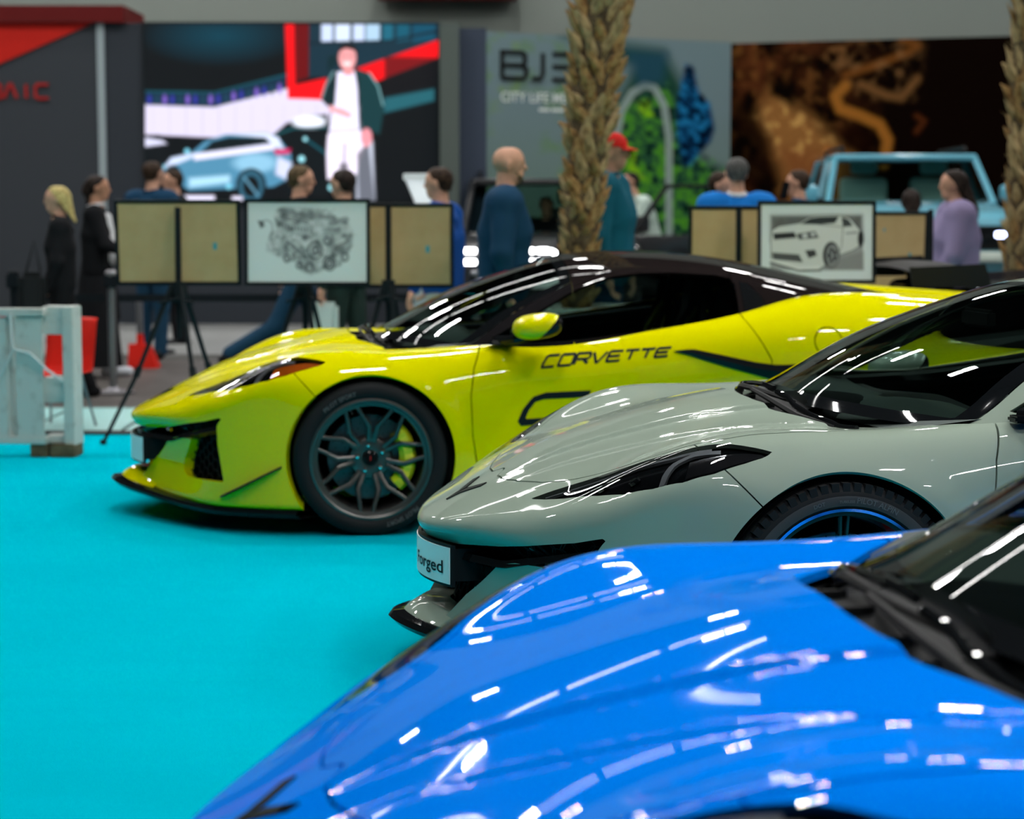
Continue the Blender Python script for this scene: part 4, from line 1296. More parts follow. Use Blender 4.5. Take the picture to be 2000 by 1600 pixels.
S.poly([(752, 190), (850, 172), (850, 196), (752, 220)], lin(35, 88, 98), 5)
S.poly([(752, 110), (858, 112), (850, 172), (752, 190)], lin(18, 18, 22), 6, .8)
# second dark car behind
S.poly([(535, 262), (560, 240), (600, 225), (640, 222), (650, 260), (645, 380), (560, 380)], lin(12, 20, 24), 4)
S.ell(605, 237, 32, 13, lin(225, 230, 245), 6)
S.line([(540, 262), (575, 250), (640, 248)], 3, lin(25, 88, 96), 3)
S.line([(600, 272), (640, 300), (650, 350)], 4, lin(20, 80, 92), 4)
for x, y, r in ((591, 310, 6), (650, 366, 6), (598, 271, 4)): S.ell(x, y, r, r, lin(150, 220, 232), 3)
# silver-blue SUV
S.poly([(318, 330), (335, 308), (372, 300), (400, 276), (440, 262), (520, 258), (545, 268), (570, 300), (572, 330), (560, 352), (535, 365), (370, 372), (345, 355), (325, 345)], lin(74, 128, 158), 3)
S.poly([(318, 330), (335, 308), (372, 300), (400, 298), (350, 318)], lin(196, 208, 235), 5)
S.poly([(392, 297), (415, 275), (448, 267), (525, 268), (532, 279), (440, 292)], lin(14, 26, 30), 3)
S.poly([(380, 300), (530, 280), (545, 284), (535, 292), (380, 313)], lin(216, 214, 238), 4)
S.poly([(455, 262), (520, 259), (545, 268), (556, 292), (535, 284), (520, 268)], lin(205, 214, 238), 4)
S.poly([(536, 292), (570, 290), (566, 300), (540, 301)], lin(200, 30, 90), 4)
S.ell(500, 318, 42, 18, lin(140, 190, 218), 10, .8)
S.poly([(370, 348), (450, 342), (450, 356), (370, 366)], lin(160, 205, 228), 8)
S.poly([(545, 305), (572, 318), (560, 350), (540, 340)], lin(214, 214, 240), 7, .8)
S.ell(492, 362, 30, 34, lin(12, 16, 18), 3)
S.ell(492, 364, 20, 26, lin(46, 88, 108), 4, ring=4); S.line([(478, 346), (506, 382)], 4, lin(90, 140, 165), 3)
S.ell(338, 352, 20, 30, lin(10, 14, 18), 4)
for x, y in ((366, 295), (448, 364), (318, 325)): S.ell(x, y, 5, 5, lin(120, 200, 225), 3)
S.poly([(283, 268), (310, 262), (330, 280), (318, 330), (330, 385), (283, 385)], lin(14, 20, 24), 4)
S.poly([(283, 268), (318, 274), (326, 280), (283, 286)], lin(200, 200, 225), 4)
S.poly([(360, 382), (420, 382), (420, 392), (360, 392)], lin(220, 216, 240), 4); S.poly([(455, 384), (475, 384), (475, 392), (455, 392)], lin(220, 216, 240), 4)
# walking man
S.poly([(700, 260), (730, 275), (736, 392), (700, 392)], lin(190, 196, 214), 6)
S.poly([(642, 262), (705, 250), (722, 275), (706, 310), (700, 340), (668, 345), (642, 350), (640, 300)], lin(236, 226, 246), 3)
S.line([(676, 280), (672, 392)], 4, lin(120, 110, 140), 4)
S.poly([(666, 318), (682, 318), (690, 392), (660, 392)], lin(30, 26, 34), 5, .75)
S.poly([(700, 300), (722, 275), (736, 392), (704, 392)], lin(40, 44, 52), 5, .8)
S.poly([(655, 140), (700, 138), (712, 250), (706, 262), (644, 262), (652, 200)], lin(226, 222, 246), 3)
S.poly([(640, 150), (660, 136), (656, 200), (650, 215), (634, 200), (628, 192)], lin(18, 40, 44), 3)
S.poly([(692, 132), (722, 142), (740, 165), (752, 212), (744, 262), (716, 252), (708, 262), (702, 180)], lin(20, 54, 58), 3)
S.line([(652, 140), (638, 165), (630, 190)], 3, lin(120, 160, 165), 2, .8); S.line([(722, 142), (740, 168), (750, 205)], 3, lin(120, 170, 175), 2, .8)
S.poly([(645, 205), (672, 212), (690, 222), (684, 230), (660, 222), (644, 215)], lin(226, 158, 165), 3)
S.line([(646, 256), (706, 252)], 3, lin(150, 140, 165), 3, .8)
S.line([(700, 150), (706, 250)], 4, lin(14, 30, 34), 3)
S.ell(718, 268, 11, 18, lin(222, 140, 150), 3)
S.ell(679, 112, 17, 25, lin(224, 150, 152), 3); S.poly([(660, 105), (664, 90), (678, 83), (694, 88), (700, 104), (692, 98), (676, 94), (664, 100)], lin(30, 30, 32), 3)
S.ell(679, 124, 8, 3.5, lin(250, 225, 225), 2); S.line([(667, 108), (675, 108)], 2.5, lin(80, 45, 45), 2, .7); S.line([(683, 108), (691, 108)], 2.5, lin(80, 45, 45), 2, .7)
S.poly([(672, 132), (690, 132), (690, 146), (672, 146)], lin(215, 140, 142), 3)
M_scr = mat('led_screen', (.01, .01, .01), .6, emit=(1, 1, 1), es=SCREEN_ES, attr='print')
SCR = empty('led_screen', at(570, 392, DW)); tag(SCR, 'large lit LED screen showing a walking man and a silver-blue SUV', 'screen')
a_ = np.array(at(570, 392, DW))
ob = S.build('screen_image', M_scr, SCR, [np.array(c) - a_ for c in px3(283, 857, 47, 392, DW - .06)])
t0, t1 = np.array(at(283, 47, DW)), np.array(at(857, 392, DW))
MB().box(t0[0] - a_[0] - .02, t1[0] - a_[0] + .02, -.055, .0, t1[2] - a_[2] - .02, t0[2] - a_[2] + .02).build('screen_case', M_edge, SCR)
# ---- misty forest banner with model letters
M_prn = mat('banner_print', (.5, .5, .5), .8, attr='print', spec=.0)
D0, D1 = 27.0, 28.8
B_ = Canvas(950, 1428, 62, 520, 170, 160, lin(112, 130, 132))
n1 = B_.noise(90, 3); n2 = B_.noise(28, 5); n3 = B_.noise(12, 8)
B_.mix(.35 + .0 * n1, lin(96, 118, 128))
B_.mix(np.clip((B_.P[:, 1] - 200) / 260, 0, 1) * .55, lin(96, 118, 84)); B_.mix(np.clip(n2 - .52, 0, 1) * 2.2 * (B_.P[:, 0] < 1130), lin(92, 126, 70))
B_.mix(np.clip((n2 - .5) * 3, 0, 1) * ((B_.P[:, 0] > 960) & (B_.P[:, 0] < 1010)) * .6, lin(122, 150, 70))
B_.poly([(1090, 62), (1290, 82), (1330, 150), (1360, 300), (1428, 330), (1428, 520), (1190, 520), (1190, 200), (1230, 120)], lin(38, 70, 58), 30)
B_.mix((np.clip((n3 - .45) * 5, 0, 1)) * np.clip(.5 - poly_sd([(1205, 200), (1300, 150), (1330, 260), (1428, 340), (1428, 520), (1205, 520)], B_.P) / 20, 0, 1), lin(74, 138, 42))
B_.mix((np.clip((n2 - .55) * 6, 0, 1)) * np.clip(.5 - poly_sd([(1210, 200), (1290, 180), (1310, 330), (1225, 360)], B_.P) / 16, 0, 1), lin(136, 190, 30))
B_.mix((np.clip((.45 - n3) * 6, 0, 1)) * np.clip(.5 - poly_sd([(1205, 200), (1300, 150), (1330, 260), (1428, 340), (1428, 520), (1205, 520)], B_.P) / 20, 0, 1), lin(14, 34, 22))
for w_, c in ((14, lin(150, 165, 160)), (6, lin(120, 138, 134))):
    B_.line([(1196, 480), (1198, 260), (1206, 210), (1228, 172), (1252, 156), (1272, 160), (1292, 196), (1302, 260), (1304, 480)], w_, c, 4, .9)
bl = [(1318, 190), (1335, 110), (1350, 115), (1362, 165), (1385, 190), (1396, 240), (1388, 268), (1360, 300), (1345, 318), (1330, 318), (1318, 260)]
B_.poly(bl, lin(22, 58, 92), 10)
B_.mix(np.clip((n3 - .5) * 7, 0, 1) * np.clip(.5 - poly_sd(bl, B_.P) / 10, 0, 1), lin(34, 112, 158)); B_.mix(np.clip((.44 - n3) * 7, 0, 1) * np.clip(.5 - poly_sd(bl, B_.P) / 10, 0, 1), lin(10, 20, 34))
B_.poly([(1210, 85), (1300, 88), (1290, 150), (1240, 160)], lin(40, 74, 92), 24, .8)
c0, c1 = at(950, 62, D0), at(1428, 85, D1)
BAN = empty('forest_banner', (c0[0], c0[1], .05)); tag(BAN, 'misty green forest banner with large dark model letters and a pale arch', 'banner')
def bsub(p): return np.array(p) - np.array([c0[0], c0[1], .05])
zt = c0[2]; zb = at(950, 520, D0)[2]
B_.build('banner_print', M_prn, BAN, [bsub((c0[0], D0, zt)), bsub((c1[0], D1, zt)), bsub((c0[0], D0, zb))])
dirv = np.array([c1[0] - c0[0], D1 - D0, 0]); ln = np.linalg.norm(dirv); ang = math.atan2(dirv[1], dirv[0])
b = MB().box(0, ln, .01, .12, 0, zt - .05); b.build('banner_backing', M_wallg2, BAN, rot=(0, 0, ang))
M_blk = mat('letter_black', (.012, .014, .014), .5); M_wht = mat('letter_white', (.62, .68, .66), .5)
LET = empty('banner_letters', parent=BAN, rz=ang); LET.location = (0, 0, 0)
def banner_u(px):   # distance along the banner of a pixel column
    a = (px - 1000) / FPX; t = (a * D0 - c0[0]) / (dirv[0] - a * dirv[1]); return t * ln
zpx = lambda py: at(1000, py, D0)[2] - .05
for i, ch in enumerate('BJ3'):
    u0 = [banner_u(980), banner_u(1037), banner_u(1078), banner_u(1128)][i]; u1 = [banner_u(1027), banner_u(1060), banner_u(1118), banner_u(1168)][i]
    mb = MB()
    for st in GL2[ch]:
        pth = [(u0 + u * (u1 - u0), zpx(151) + v * (zpx(100) - zpx(151))) for u, v in st]
        Lp, Rp = strip2(pth, .055)
        for j in range(len(Lp) - 1): mb.prism([(p.x, p.y) for p in (Lp[j], Lp[j + 1], Rp[j + 1], Rp[j])], -.025, -.003)
    mb.build('model_letter', M_blk, LET)
def banner_text(s, xa, xb, yt, yb, m, name):
    V_, F_ = text_mesh(s, 1.0, bold=.012); mn = V_.min(0); mx = V_.max(0)
    u = banner_u(xa) + (V_[:, 0] - mn[0]) / (mx[0] - mn[0]) * (banner_u(xb) - banner_u(xa)); v = zpx(yb) + (V_[:, 1] - mn[1]) / (mx[1] - mn[1]) * (zpx(yt) - zpx(yb))
    mesh_np(name, np.stack([u, 0 * u - .006, v], 1), F_, m, LET, smooth=False)
banner_text('CITY LIFE MEETS', 978, 1140, 178, 198, M_wht, 'slogan')
for xa, xb in ((1052, 1072), (1076, 1104), (1108, 1130)):      # fine print too small to read
    MB().box(banner_u(xa), banner_u(xb), -.008, -.002, zpx(215), zpx(209)).build('fine_print', M_wht, LET)
# ---- dark wall print with winding sandy road
D2 = 27.4
K = Canvas(1428, 2010, 84, 520, 190, 150, lin(20, 14, 12))
m1 = K.noise(120, 21); m2 = K.noise(40, 22); m3 = K.noise(16, 23)
lft = np.clip((1740 - K.P[:, 0]) / 180, 0, 1)
K.mix(np.clip((m2 - .35) * 2.2, 0, 1) * lft * .8, lin(88, 50, 30))
K.mix(np.clip((m3 - .5) * 4, 0, 1) * lft * .5, lin(112, 74, 40))
K.poly([(1480, 230), (1510, 175), (1545, 200), (1590, 230), (1640, 280), (1680, 310), (1640, 400), (1560, 420), (1530, 330), (1500, 260)], lin(142, 98, 54), 40, .85)
K.mix(np.clip((m3 - .48) * 5, 0, 1) * np.clip(.5 - poly_sd([(1480, 230), (1545, 200), (1640, 280), (1560, 330)], K.P) / 30, 0, 1), lin(190, 146, 84))
K.poly([(1510, 160), (1560, 165), (1555, 205), (1510, 185)], lin(18, 14, 12), 14)
K.poly([(1428, 190), (1470, 200), (1510, 270), (1525, 350), (1490, 400), (1428, 330)], lin(16, 12, 10), 30, .85)
K.poly([(1530, 290), (1640, 290), (1690, 330), (1640, 380), (1560, 380)], lin(112, 62, 36), 30, .6)
K.line([(1650, 390), (1650, 330), (1625, 290)], 10, lin(165, 100, 48), 8, .7)
K.line([(1738, 320), (1745, 275), (1728, 245), (1690, 228), (1650, 215), (1640, 190), (1660, 170)], 20, lin(146, 94, 40), 10, .9)
K.line([(1660, 150), (1720, 132), (1780, 110), (1800, 98), (1770, 86)], 14, lin(108, 66, 32), 12, .85)
K.line([(1690, 168), (1740, 190), (1770, 195), (1800, 160)], 14, lin(120, 84, 50), 12, .7)
K.line([(1800, 230), (1815, 240), (1800, 260)], 8, lin(90, 48, 26), 10, .7)
K.poly([(1660, 240), (1720, 262), (1712, 300), (1660, 290)], lin(26, 14, 10), 14, .8)
K.mix(np.clip((m3 - .5) * 3, 0, 1) * np.clip(.5 - poly_sd([(1560, 84), (1800, 84), (1780, 200), (1660, 170)], K.P) / 60, 0, 1) * .6, lin(128, 92, 58))
e1 = at(2010, 66, D2)
ROAD = empty('road_mural', (c1[0], D1, .05)); tag(ROAD, 'dark mural wall printed with a winding golden desert road', 'mural')
o0 = np.array([c1[0], D1, .05])
zt2 = at(1428, 85, D1)[2]; zb2 = at(1428, 520, D1)[2]
K.build('mural_print', M_prn, ROAD, [np.array((c1[0], D1, zt2)) - o0, np.array((e1[0], D2, zt2)) - o0, np.array((c1[0], D1, zb2)) - o0])
dv = np.array([e1[0] - c1[0], D2 - D1]); ln2 = np.linalg.norm(dv)
MB().box(0, ln2 * 1.6, .02, .15, 0, zt2 - .05).build('mural_backing', M_edge, ROAD, rot=(0, 0, math.atan2(dv[1], dv[0])))
# ------------------------------------------------------------------ easels and framed pictures
M_easel = mat('easel_black', (.010, .014, .016), .45)
M_mdf = mat('brown_backboard', (.50, .355, .165), .75, noise=(9, (.55, .40, .20), .3, .7))
M_paper = mat('drawing_paper', (.62, .68, .66), .7, attr='print')
M_tape = mat('cyan_tape', (.05, .35, .42), .5)
def easel(px, py_foot, D, label, spread=.42, mast_top=1.42, rz=0.0, frame=None):
    """tripod easel with mast; the framed picture stands on it as its own thing"""
    E_ = empty('easel', (at(px, 800, D)[0], D, 0), rz); tag(E_, label, 'easel', 'tripod easels')
    MB().tube([(0, 0, .62), (0, .03, mast_top)], .019, 8).build('mast', M_easel, E_, smooth=True)
    MB().tube([(0, 0, .84), (0, 0, .97)], [.048, .042], 10).build('leg_collar', M_easel, E_, smooth=True)
    for x, y in ((-spread, -.22), (spread * .45, -.30), (spread * .62, .40)):
        MB().tube([(x * .08, y * .08, .95), (x * .55, y * .55, .42), (x, y, .01)], [.017, .014, .012], 7).build('leg', M_easel, E_, smooth=True)
        k = .55
        MB().tube([(x * .52, y * .52, .46), (x * .57, y * .57, .40)], .022, 7).build('leg_clamp', M_easel, E_, smooth=True)
        MB().lathe([(0, 0), (.02, 0), (.02, .025), (.012, .03)], 10, M=Matrix.Translation((x, y, 0))).build('rubber_foot', M_easel, E_, smooth=True)
    for s in (-1, 1): MB().tube([(s * .0, -.05, .87), (s * .11, -.06, .84)], .009, 6).build('rest_pin', M_easel, E_, smooth=True)
    return E_
def framed(pl, pr, pt, pb, D, label, back=True, tilt=.07, yaw=0.0, canvas=None, group='framed drawings on easels'):
    a = at(pl, pb, D); b = at(pr, pt, D)
    w = b[0] - a[0]; h = b[2] - a[2]
    Fm = empty('framed_picture', ((a[0] + b[0]) / 2, D, a[2])); Fm.rotation_euler = (tilt if back else -tilt, 0, yaw)
    tag(Fm, label, 'picture', group)
    t = .022
    for nm, (x0, x1, z0, z1) in (('frame_rail', (-w / 2, w / 2, 0, t)), ('frame_rail', (-w / 2, w / 2, h - t, h)), ('frame_stile', (-w / 2, -w / 2 + t, t, h - t)), ('frame_stile', (w / 2 - t, w / 2, t, h - t))):
        MB().box(x0, x1, -.012, .016, z0, z1, .003).build(nm, M_easel, Fm)
    if back:
        MB().box(-w / 2 + t * .8, w / 2 - t * .8, -.006, .004, t * .8, h - t * .8).build('backboard', M_mdf, Fm)
        MB().box(w * .28, w * .31, -.008, -.006, h * .42, h * .50).build('hanging_hook', M_tape, Fm)
        MB().box(-w * .02, w * .0, -.008, -.006, h * .76, h * .80).build('hanging_hook', M_tape, Fm)
    else:
        MB().box(-w / 2 + t * .5, w / 2 - t * .5, .0, .010, t * .5, h - t * .5).build('mount_board', M_mdf, Fm)
        canvas.build('drawing', M_paper, Fm, [(-w / 2 + t, -.003, h - t), (w / 2 - t, -.003, h - t), (-w / 2 + t, -.003, t)])
    return Fm
DE = 12.5
# engine drawing (pencil)
rnd = random.Random(5)
PE = Canvas(483, 719, 391, 554, 236, 163, lin(206, 218, 214))
outl = [(540, 405), (556, 400), (600, 403), (640, 405), (662, 425), (680, 428), (692, 450), (690, 480), (680, 500), (668, 520), (640, 528), (605, 540), (588, 530), (580, 512), (560, 510), (540, 500), (520, 490), (522, 470), (528, 455), (540, 445), (536, 420)]
PE.poly(outl, lin(168, 176, 174), 6, .75)
nz = PE.noise(14, 9); nz2 = PE.noise(6, 12)
inside = np.clip(.5 - poly_sd(outl, PE.P) / 5, 0, 1)
PE.mix(inside * np.clip((nz - .48) * 4, 0, 1) * .75, lin(92, 98, 98)); PE.mix(inside * np.clip((nz2 - .52) * 5, 0, 1) * .55, lin(60, 64, 66)); PE.mix(inside * np.clip((.42 - nz) * 5, 0, 1) * .7, lin(216, 222, 220))
for x0, y0, x1, y1, w in ((545, 408, 605, 420, 8), (548, 420, 602, 432, 5), (610, 418, 655, 422, 7), (560, 470, 600, 505, 4), (650, 432, 680, 426, 9), (655, 485, 685, 470, 6)):
    PE.line([(x0, y0), (x1, y1)], w, lin(120, 126, 126), 3, .7); PE.line([(x0, y0 - w * .6), (x1, y1 - w * .6)], 1.2, lin(50, 54, 54), 1.5, .8); PE.line([(x0, y0 + w * .6), (x1, y1 + w * .6)], 1.2, lin(60, 64, 64), 1.5, .8)
for cx, cy, r in ((617, 489, 17), (617, 489, 8), (645, 516, 14), (645, 516, 8), (605, 524, 9), (676, 503, 8), (584, 520, 6), (560, 506, 7), (640, 470, 7)):
    PE.ell(cx, cy, r * .82, r, lin(70, 75, 76), 2, .9, ring=1.6); PE.ell(cx, cy, r * .55, r * .7, lin(150, 156, 156), 4, .5)
for i in range(9): PE.ell(548 + i * 6.4, 438 + i * 1.2, 2.2, 5, lin(80, 86, 86), 2, .7)
PE.line([(508, 430), (520, 427), (530, 432), (532, 445), (526, 462), (532, 480), (545, 495)], 3, lin(150, 156, 156), 2, .9); PE.poly([(502, 428), (514, 430), (516, 440), (508, 444)], lin(95, 100, 100), 3)
for i in range(70):
    x = rnd.uniform(535, 690); y = rnd.uniform(405, 530); 
    PE.line([(x, y), (x + rnd.uniform(-14, 14), y + rnd.uniform(-8, 8))], 1.0, lin(70, 76, 76), 1.4, .45 * float(poly_sd(outl, np.array([[x, y]]))[0] < 0))
# SUV drawing (pencil)
PC = Canvas(1484, 1707, 396, 550, 230, 160, lin(210, 222, 220))
PC.poly([(1504, 419), (1686, 418), (1690, 530), (1502, 530)], lin(150, 154, 152), 2)
PC.poly([(1504, 419), (1686, 418), (1688, 470), (1504, 470)], lin(86, 88, 86), 14, .9)
zz = PC.noise(20, 4); PC.mix(np.clip(.5 - poly_sd([(1504, 419), (1686, 418), (1688, 470), (1504, 470)], PC.P) / 3, 0, 1) * np.clip((zz - .4) * 2, 0, 1) * .5, lin(130, 132, 130))
bodyp = [(1506, 448), (1520, 440), (1560, 434), (1580, 422), (1600, 418), (1640, 417), (1662, 424), (1680, 445), (1688, 455), (1686, 478), (1668, 490), (1640, 500), (1600, 530), (1570, 530), (1505, 512), (1503, 470)]
PC.poly(bodyp, lin(200, 206, 200), 2); PC.line(bodyp + bodyp[:1], 1.4, lin(50, 52, 52), 1.6)
PC.poly([(1562, 436), (1582, 424), (1602, 421), (1640, 420), (1632, 434), (1600, 437)], lin(56, 60, 60), 2); PC.poly([(1645, 421), (1660, 427), (1668, 440), (1648, 442)], lin(70, 74, 74), 2)
PC.poly([(1508, 455), (1550, 452), (1556, 464), (1510, 468)], lin(52, 54, 54), 2); PC.poly([(1555, 456), (1592, 450), (1600, 464), (1560, 468)], lin(78, 82, 82), 2); PC.ell(1572, 460, 6, 5, lin(190, 196, 196), 2); PC.ell(1588, 457, 5, 4, lin(190, 196, 196), 2)
PC.poly([(1506, 494), (1560, 498), (1568, 514), (1508, 508)], lin(58, 60, 60), 2); PC.poly([(1572, 490), (1592, 488), (1596, 500), (1580, 506)], lin(66, 68, 68), 2)
for i in range(5): PC.line([(1507, 496 + i * 3), (1562, 500 + i * 3)], .8, lin(150, 152, 152), 1.2, .6)
PC.line([(1503, 510), (1560, 526), (1600, 524)], 6, lin(216, 220, 214), 2); PC.line([(1503, 514), (1560, 532), (1604, 531)], 3, lin(40, 42, 42), 2)
PC.ell(1625, 500, 17, 28, lin(36, 38, 38), 2); PC.ell(1627, 500, 11, 19, lin(128, 132, 132), 2, ring=2.2)
for a in range(5): PC.line([(1627, 500), (1627 + 9 * math.cos(a * 1.257), 500 + 17 * math.sin(a * 1.257))], 2.2, lin(150, 154, 154), 1.5)
PC.ell(1684, 466, 6, 17, lin(44, 46, 46), 2); PC.line([(1600, 437), (1648, 442), (1646, 480), (1640, 496)], 1.2, lin(60, 62, 62), 1.4); PC.line([(1655, 455), (1676, 453)], 3, lin(120, 124, 124), 2)
PC.poly([(1600, 530), (1640, 505), (1690, 492), (1690, 530)], lin(128, 130, 128), 6, .7)
easel(352, 862, DE, 'black tripod easel left of the engine drawing, foot beside the pallet', .43)
framed(228, 470, 390, 557, DE + .12, 'brown backboard of a picture turned away, leftmost of the row')
easel(598, 800, DE + .2, 'black tripod easel carrying the engine drawing', .36, 1.36)
framed(478, 722, 388, 558, DE + .05, 'white pencil drawing of an engine in a black frame', False, canvas=PE)
easel(760, 800, DE + .25, 'black tripod easel right of the engine drawing', .30, 1.43)
framed(640, 886, 397, 562, DE + .40, 'brown backboard of a picture half behind the engine drawing')
easel(1440, 800, DE + .1, 'black tripod easel left of the vehicle drawing', .3, 1.42)
framed(1344, 1545, 402, 566, DE + .28, 'brown backboard of a picture half behind the vehicle drawing', yaw=-.05)
easel(1600, 800, DE - .05, 'black tripod easel carrying the vehicle drawing', .3, 1.30)
framed(1479, 1713, 392, 554, DE - .12, 'white pencil drawing of a vehicle in a black frame', False, canvas=PC)
easel(1812, 800, DE + 1.45, 'black tripod easel at the right edge of the picture row', .26, 1.40)
framed(1640, 1812, 413, 574, DE + 1.2, 'brown backboard of a picture right of the vehicle drawing', yaw=.04)
# ---- belt barrier
M_belt = mat('belt_black', (.008, .011, .014), .6); M_steel = mat('post_steel', (.25, .25, .27), .35, metal=.8)
DB = 15.6
def post(px, label, D=DB):
    p_ = empty('barrier_post', (at(px, 600, D)[0], D, 0)); tag(p_, label, 'barrier', 'belt barrier posts')
    MB().lathe([(0, 0), (.16, 0), (.165, .012), (.05, .03), (.03, .05), (.03, .80), (.042, .805), (.045, .92), (.03, .935), (0, .935)], 20).build('post_tube', M_steel if px > 100 else M_belt, p_, smooth=True)
    MB().box(-.048, .048, -.048, .048, .80, .90, .008).build('belt_cassette', M_belt, p_)
for px, lb in ((28, 'black belt barrier post behind the white pallet'), (218, 'steel belt barrier post behind the woman in the long dress'), (640, 'steel belt barrier post below the engine drawing'), (930, 'steel belt barrier post behind the bald man')): post(px, lb)
zbelt = at(300, 582, DB)[2]
for a, b, lb in ((28, 218, 'black barrier belt behind the white pallet and the dress'), (218, 640, 'long black barrier belt below the left pictures'), (640, 930, 'black barrier belt below the right brown backboard')):
    xa, xb = at(a, 580, DB)[0] + .05, at(b, 580, DB)[0] - .05
    o = MB().box(xa, xb, DB - .002, DB + .002, zbelt - .028, zbelt + .028).build('barrier_belt', M_belt); tag(o, lb, 'belt', 'barrier belts')
# ---- red wedge sign, red chair
M_redp = mat('red_plastic', (.62, .02, .012), .45)
c = at(281, 705, 18.0)
W_ = empty('floor_sign', (c[0], c[1], 0)); tag(W_, 'bright red floor wedge sign beside the white sneaker', 'sign')
MB().add([(-.13, -.08, 0), (.13, -.08, 0), (.13, .12, 0), (-.13, .12, 0), (-.125, -.04, .21), (.06, -.04, .21), (.06, .02, .21), (-.125, .02, .21)], [[0, 3, 2, 1], [4, 5, 6, 7], [0, 1, 5, 4], [1, 2, 6, 5], [2, 3, 7, 6], [3, 0, 4, 7]]).build('wedge_body', M_redp, W_)
MB().tube([(-.03, 0, .2), (-.03, 0, .30)], [.035, .03], 10).build('wedge_grip', M_redp, W_, smooth=True)
MB().tube([(-.03, 0, .29), (-.03, 0, .62)], .03, 10).build('wedge_post', M_steel, W_, smooth=True)
def red_chair(px, D, label, rz):
    R3 = empty('plastic_chair', (at(px, 700, D)[0], D, 0), rz); R3.scale = (.8, .8, .82); tag(R3, label, 'chair', 'red plastic chairs')
    V_ = []; n = 9; prof = [(-.20, .43), (-.05, .41), (.14, .42), (.20, .48), (.23, .66), (.26, .84), (.28, .86)]
    for (y, z) in prof:
        for i in range(n):
            u = -1 + 2 * i / 8; V_.append((u * .23, y - .05 * u * u * (z > .45), z + .03 * u * u * (z < .45)))
    F_ = [[r * n + i, r * n + i + 1, (r + 1) * n + i + 1, (r + 1) * n + i] for r in range(len(prof) - 1) for i in range(n - 1)]
    o = MB().add(V_, F_).build('chair_shell', M_redp, R3, smooth=True)
    md = o.modifiers.new('thick', 'SOLIDIFY'); md.thickness = .012
    for x in (-1, 1):
        for y in (-.16, .16): MB().tube([(x * .15, y * .7, .41), (x * .22, y * 1.25, 0.0)], .011, 6).build('leg', M_steel, R3, smooth=True)
red_chair(-22, 13.4, 'red plastic chair behind the left part of the white pallet', .3)
red_chair(112, 13.2, 'red plastic chair seen through the open end of the pallet', -.4)
# ---- painted pallet crate
M_wp = mat('white_worn_paint', (.52, .56, .53), .7, noise=(14, (.38, .40, .37), .55, .75), bump=(30, .3, .004))
M_raw = mat('raw_wood', (.16, .12, .07), .8, noise=(20, (.10, .075, .045), .35, .65))
base = on_floor(118, 893)
PLT = empty('white_pallet', (base[0], base[1], 0), math.radians(-5)); tag(PLT, 'upright white painted wooden pallet with worn edges and a cable', 'pallet')
for x0, x1 in ((-.243, -.086), (-.452, -.292), (-.66, -.50), (-.87, -.71), (-1.08, -.92)):
    MB().box(x0, x1, -.02, .004, .10, .80, .004).build('front_board', M_wp, PLT)
MB().box(-1.09, -.07, -.035, .05, .805, .85, .006).build('top_beam', M_wp, PLT)
MB().box(-1.09, -.07, -.03, .03, .075, .118, .006).build('bottom_beam', M_wp, PLT)
for z0, z1 in ((.70, .86), (.31, .455), (.075, .12)):
    MB().box(-.10, .03, .03, .16, z0, z1, .006).build('spacer_block', M_wp, PLT)
for x0 in (-.30, -.72, -1.09):
    MB().box(x0 - .02, x0 + .03, .02, .10, .10, .80, .004).build('rear_board', M_wp, PLT)
MB().box(.024, .086, .0, .18, .06, .86, .006).build('end_post', M_wp, PLT)
for x0, x1 in ((-.17, -.07), (-.055, .088), (-1.05, -.93)):
    MB().box(x0, x1, -.02, .16, 0.0, .075, .006).build('foot_block', M_raw, PLT)
MB().tube([(-.26, -.04, .82), (-.255, -.045, .70), (-.245, -.05, .62), (-.15, -.05, .60), (-.05, -.04, .50), (.03, -.02, .44)], .008, 6).build('white_cable', mat('cable_white', (.55, .6, .6), .5), PLT, smooth=True)
MB().tube([(-.245, -.05, .62), (-.30, -.045, .52), (-.36, -.04, .40), (-.40, -.03, .25)], .007, 6).build('white_cable', mat('cable_white'), PLT, smooth=True)
# ---- info stand
s0 = at(820, 395, 15.2)
ST_ = empty('info_stand', (s0[0], 15.2, 0)); tag(ST_, 'white slanted info stand left of the man in blue hoodie', 'stand')
MB().box(-.05, .05, -.03, .03, 0, 1.40, .006).build('stand_column', M_pole, ST_)
MB().box(-.22, .22, -.2, .2, 0, .03, .006).build('stand_base', M_pole, ST_)
M_wb = mat('white_board', (.62, .70, .74), .4)
MB().add([(-.02, -.10, 1.42), (.13, -.10, 1.42), (.12, .06, 1.63), (-.12, .06, 1.65), (-.02, -.07, 1.40), (.13, -.07, 1.40), (.12, .09, 1.61), (-.12, .09, 1.63)], [[0, 1, 2, 3], [7, 6, 5, 4], [0, 4, 5, 1], [1, 5, 6, 2], [2, 6, 7, 3], [3, 7, 4, 0]]).build('stand_panel', M_wb, ST_)
MB().box(-.125, .125, .04, .10, 1.61, 1.66, .006).build('stand_header', mat('header_white', (.8, .84, .85), .4), ST_)
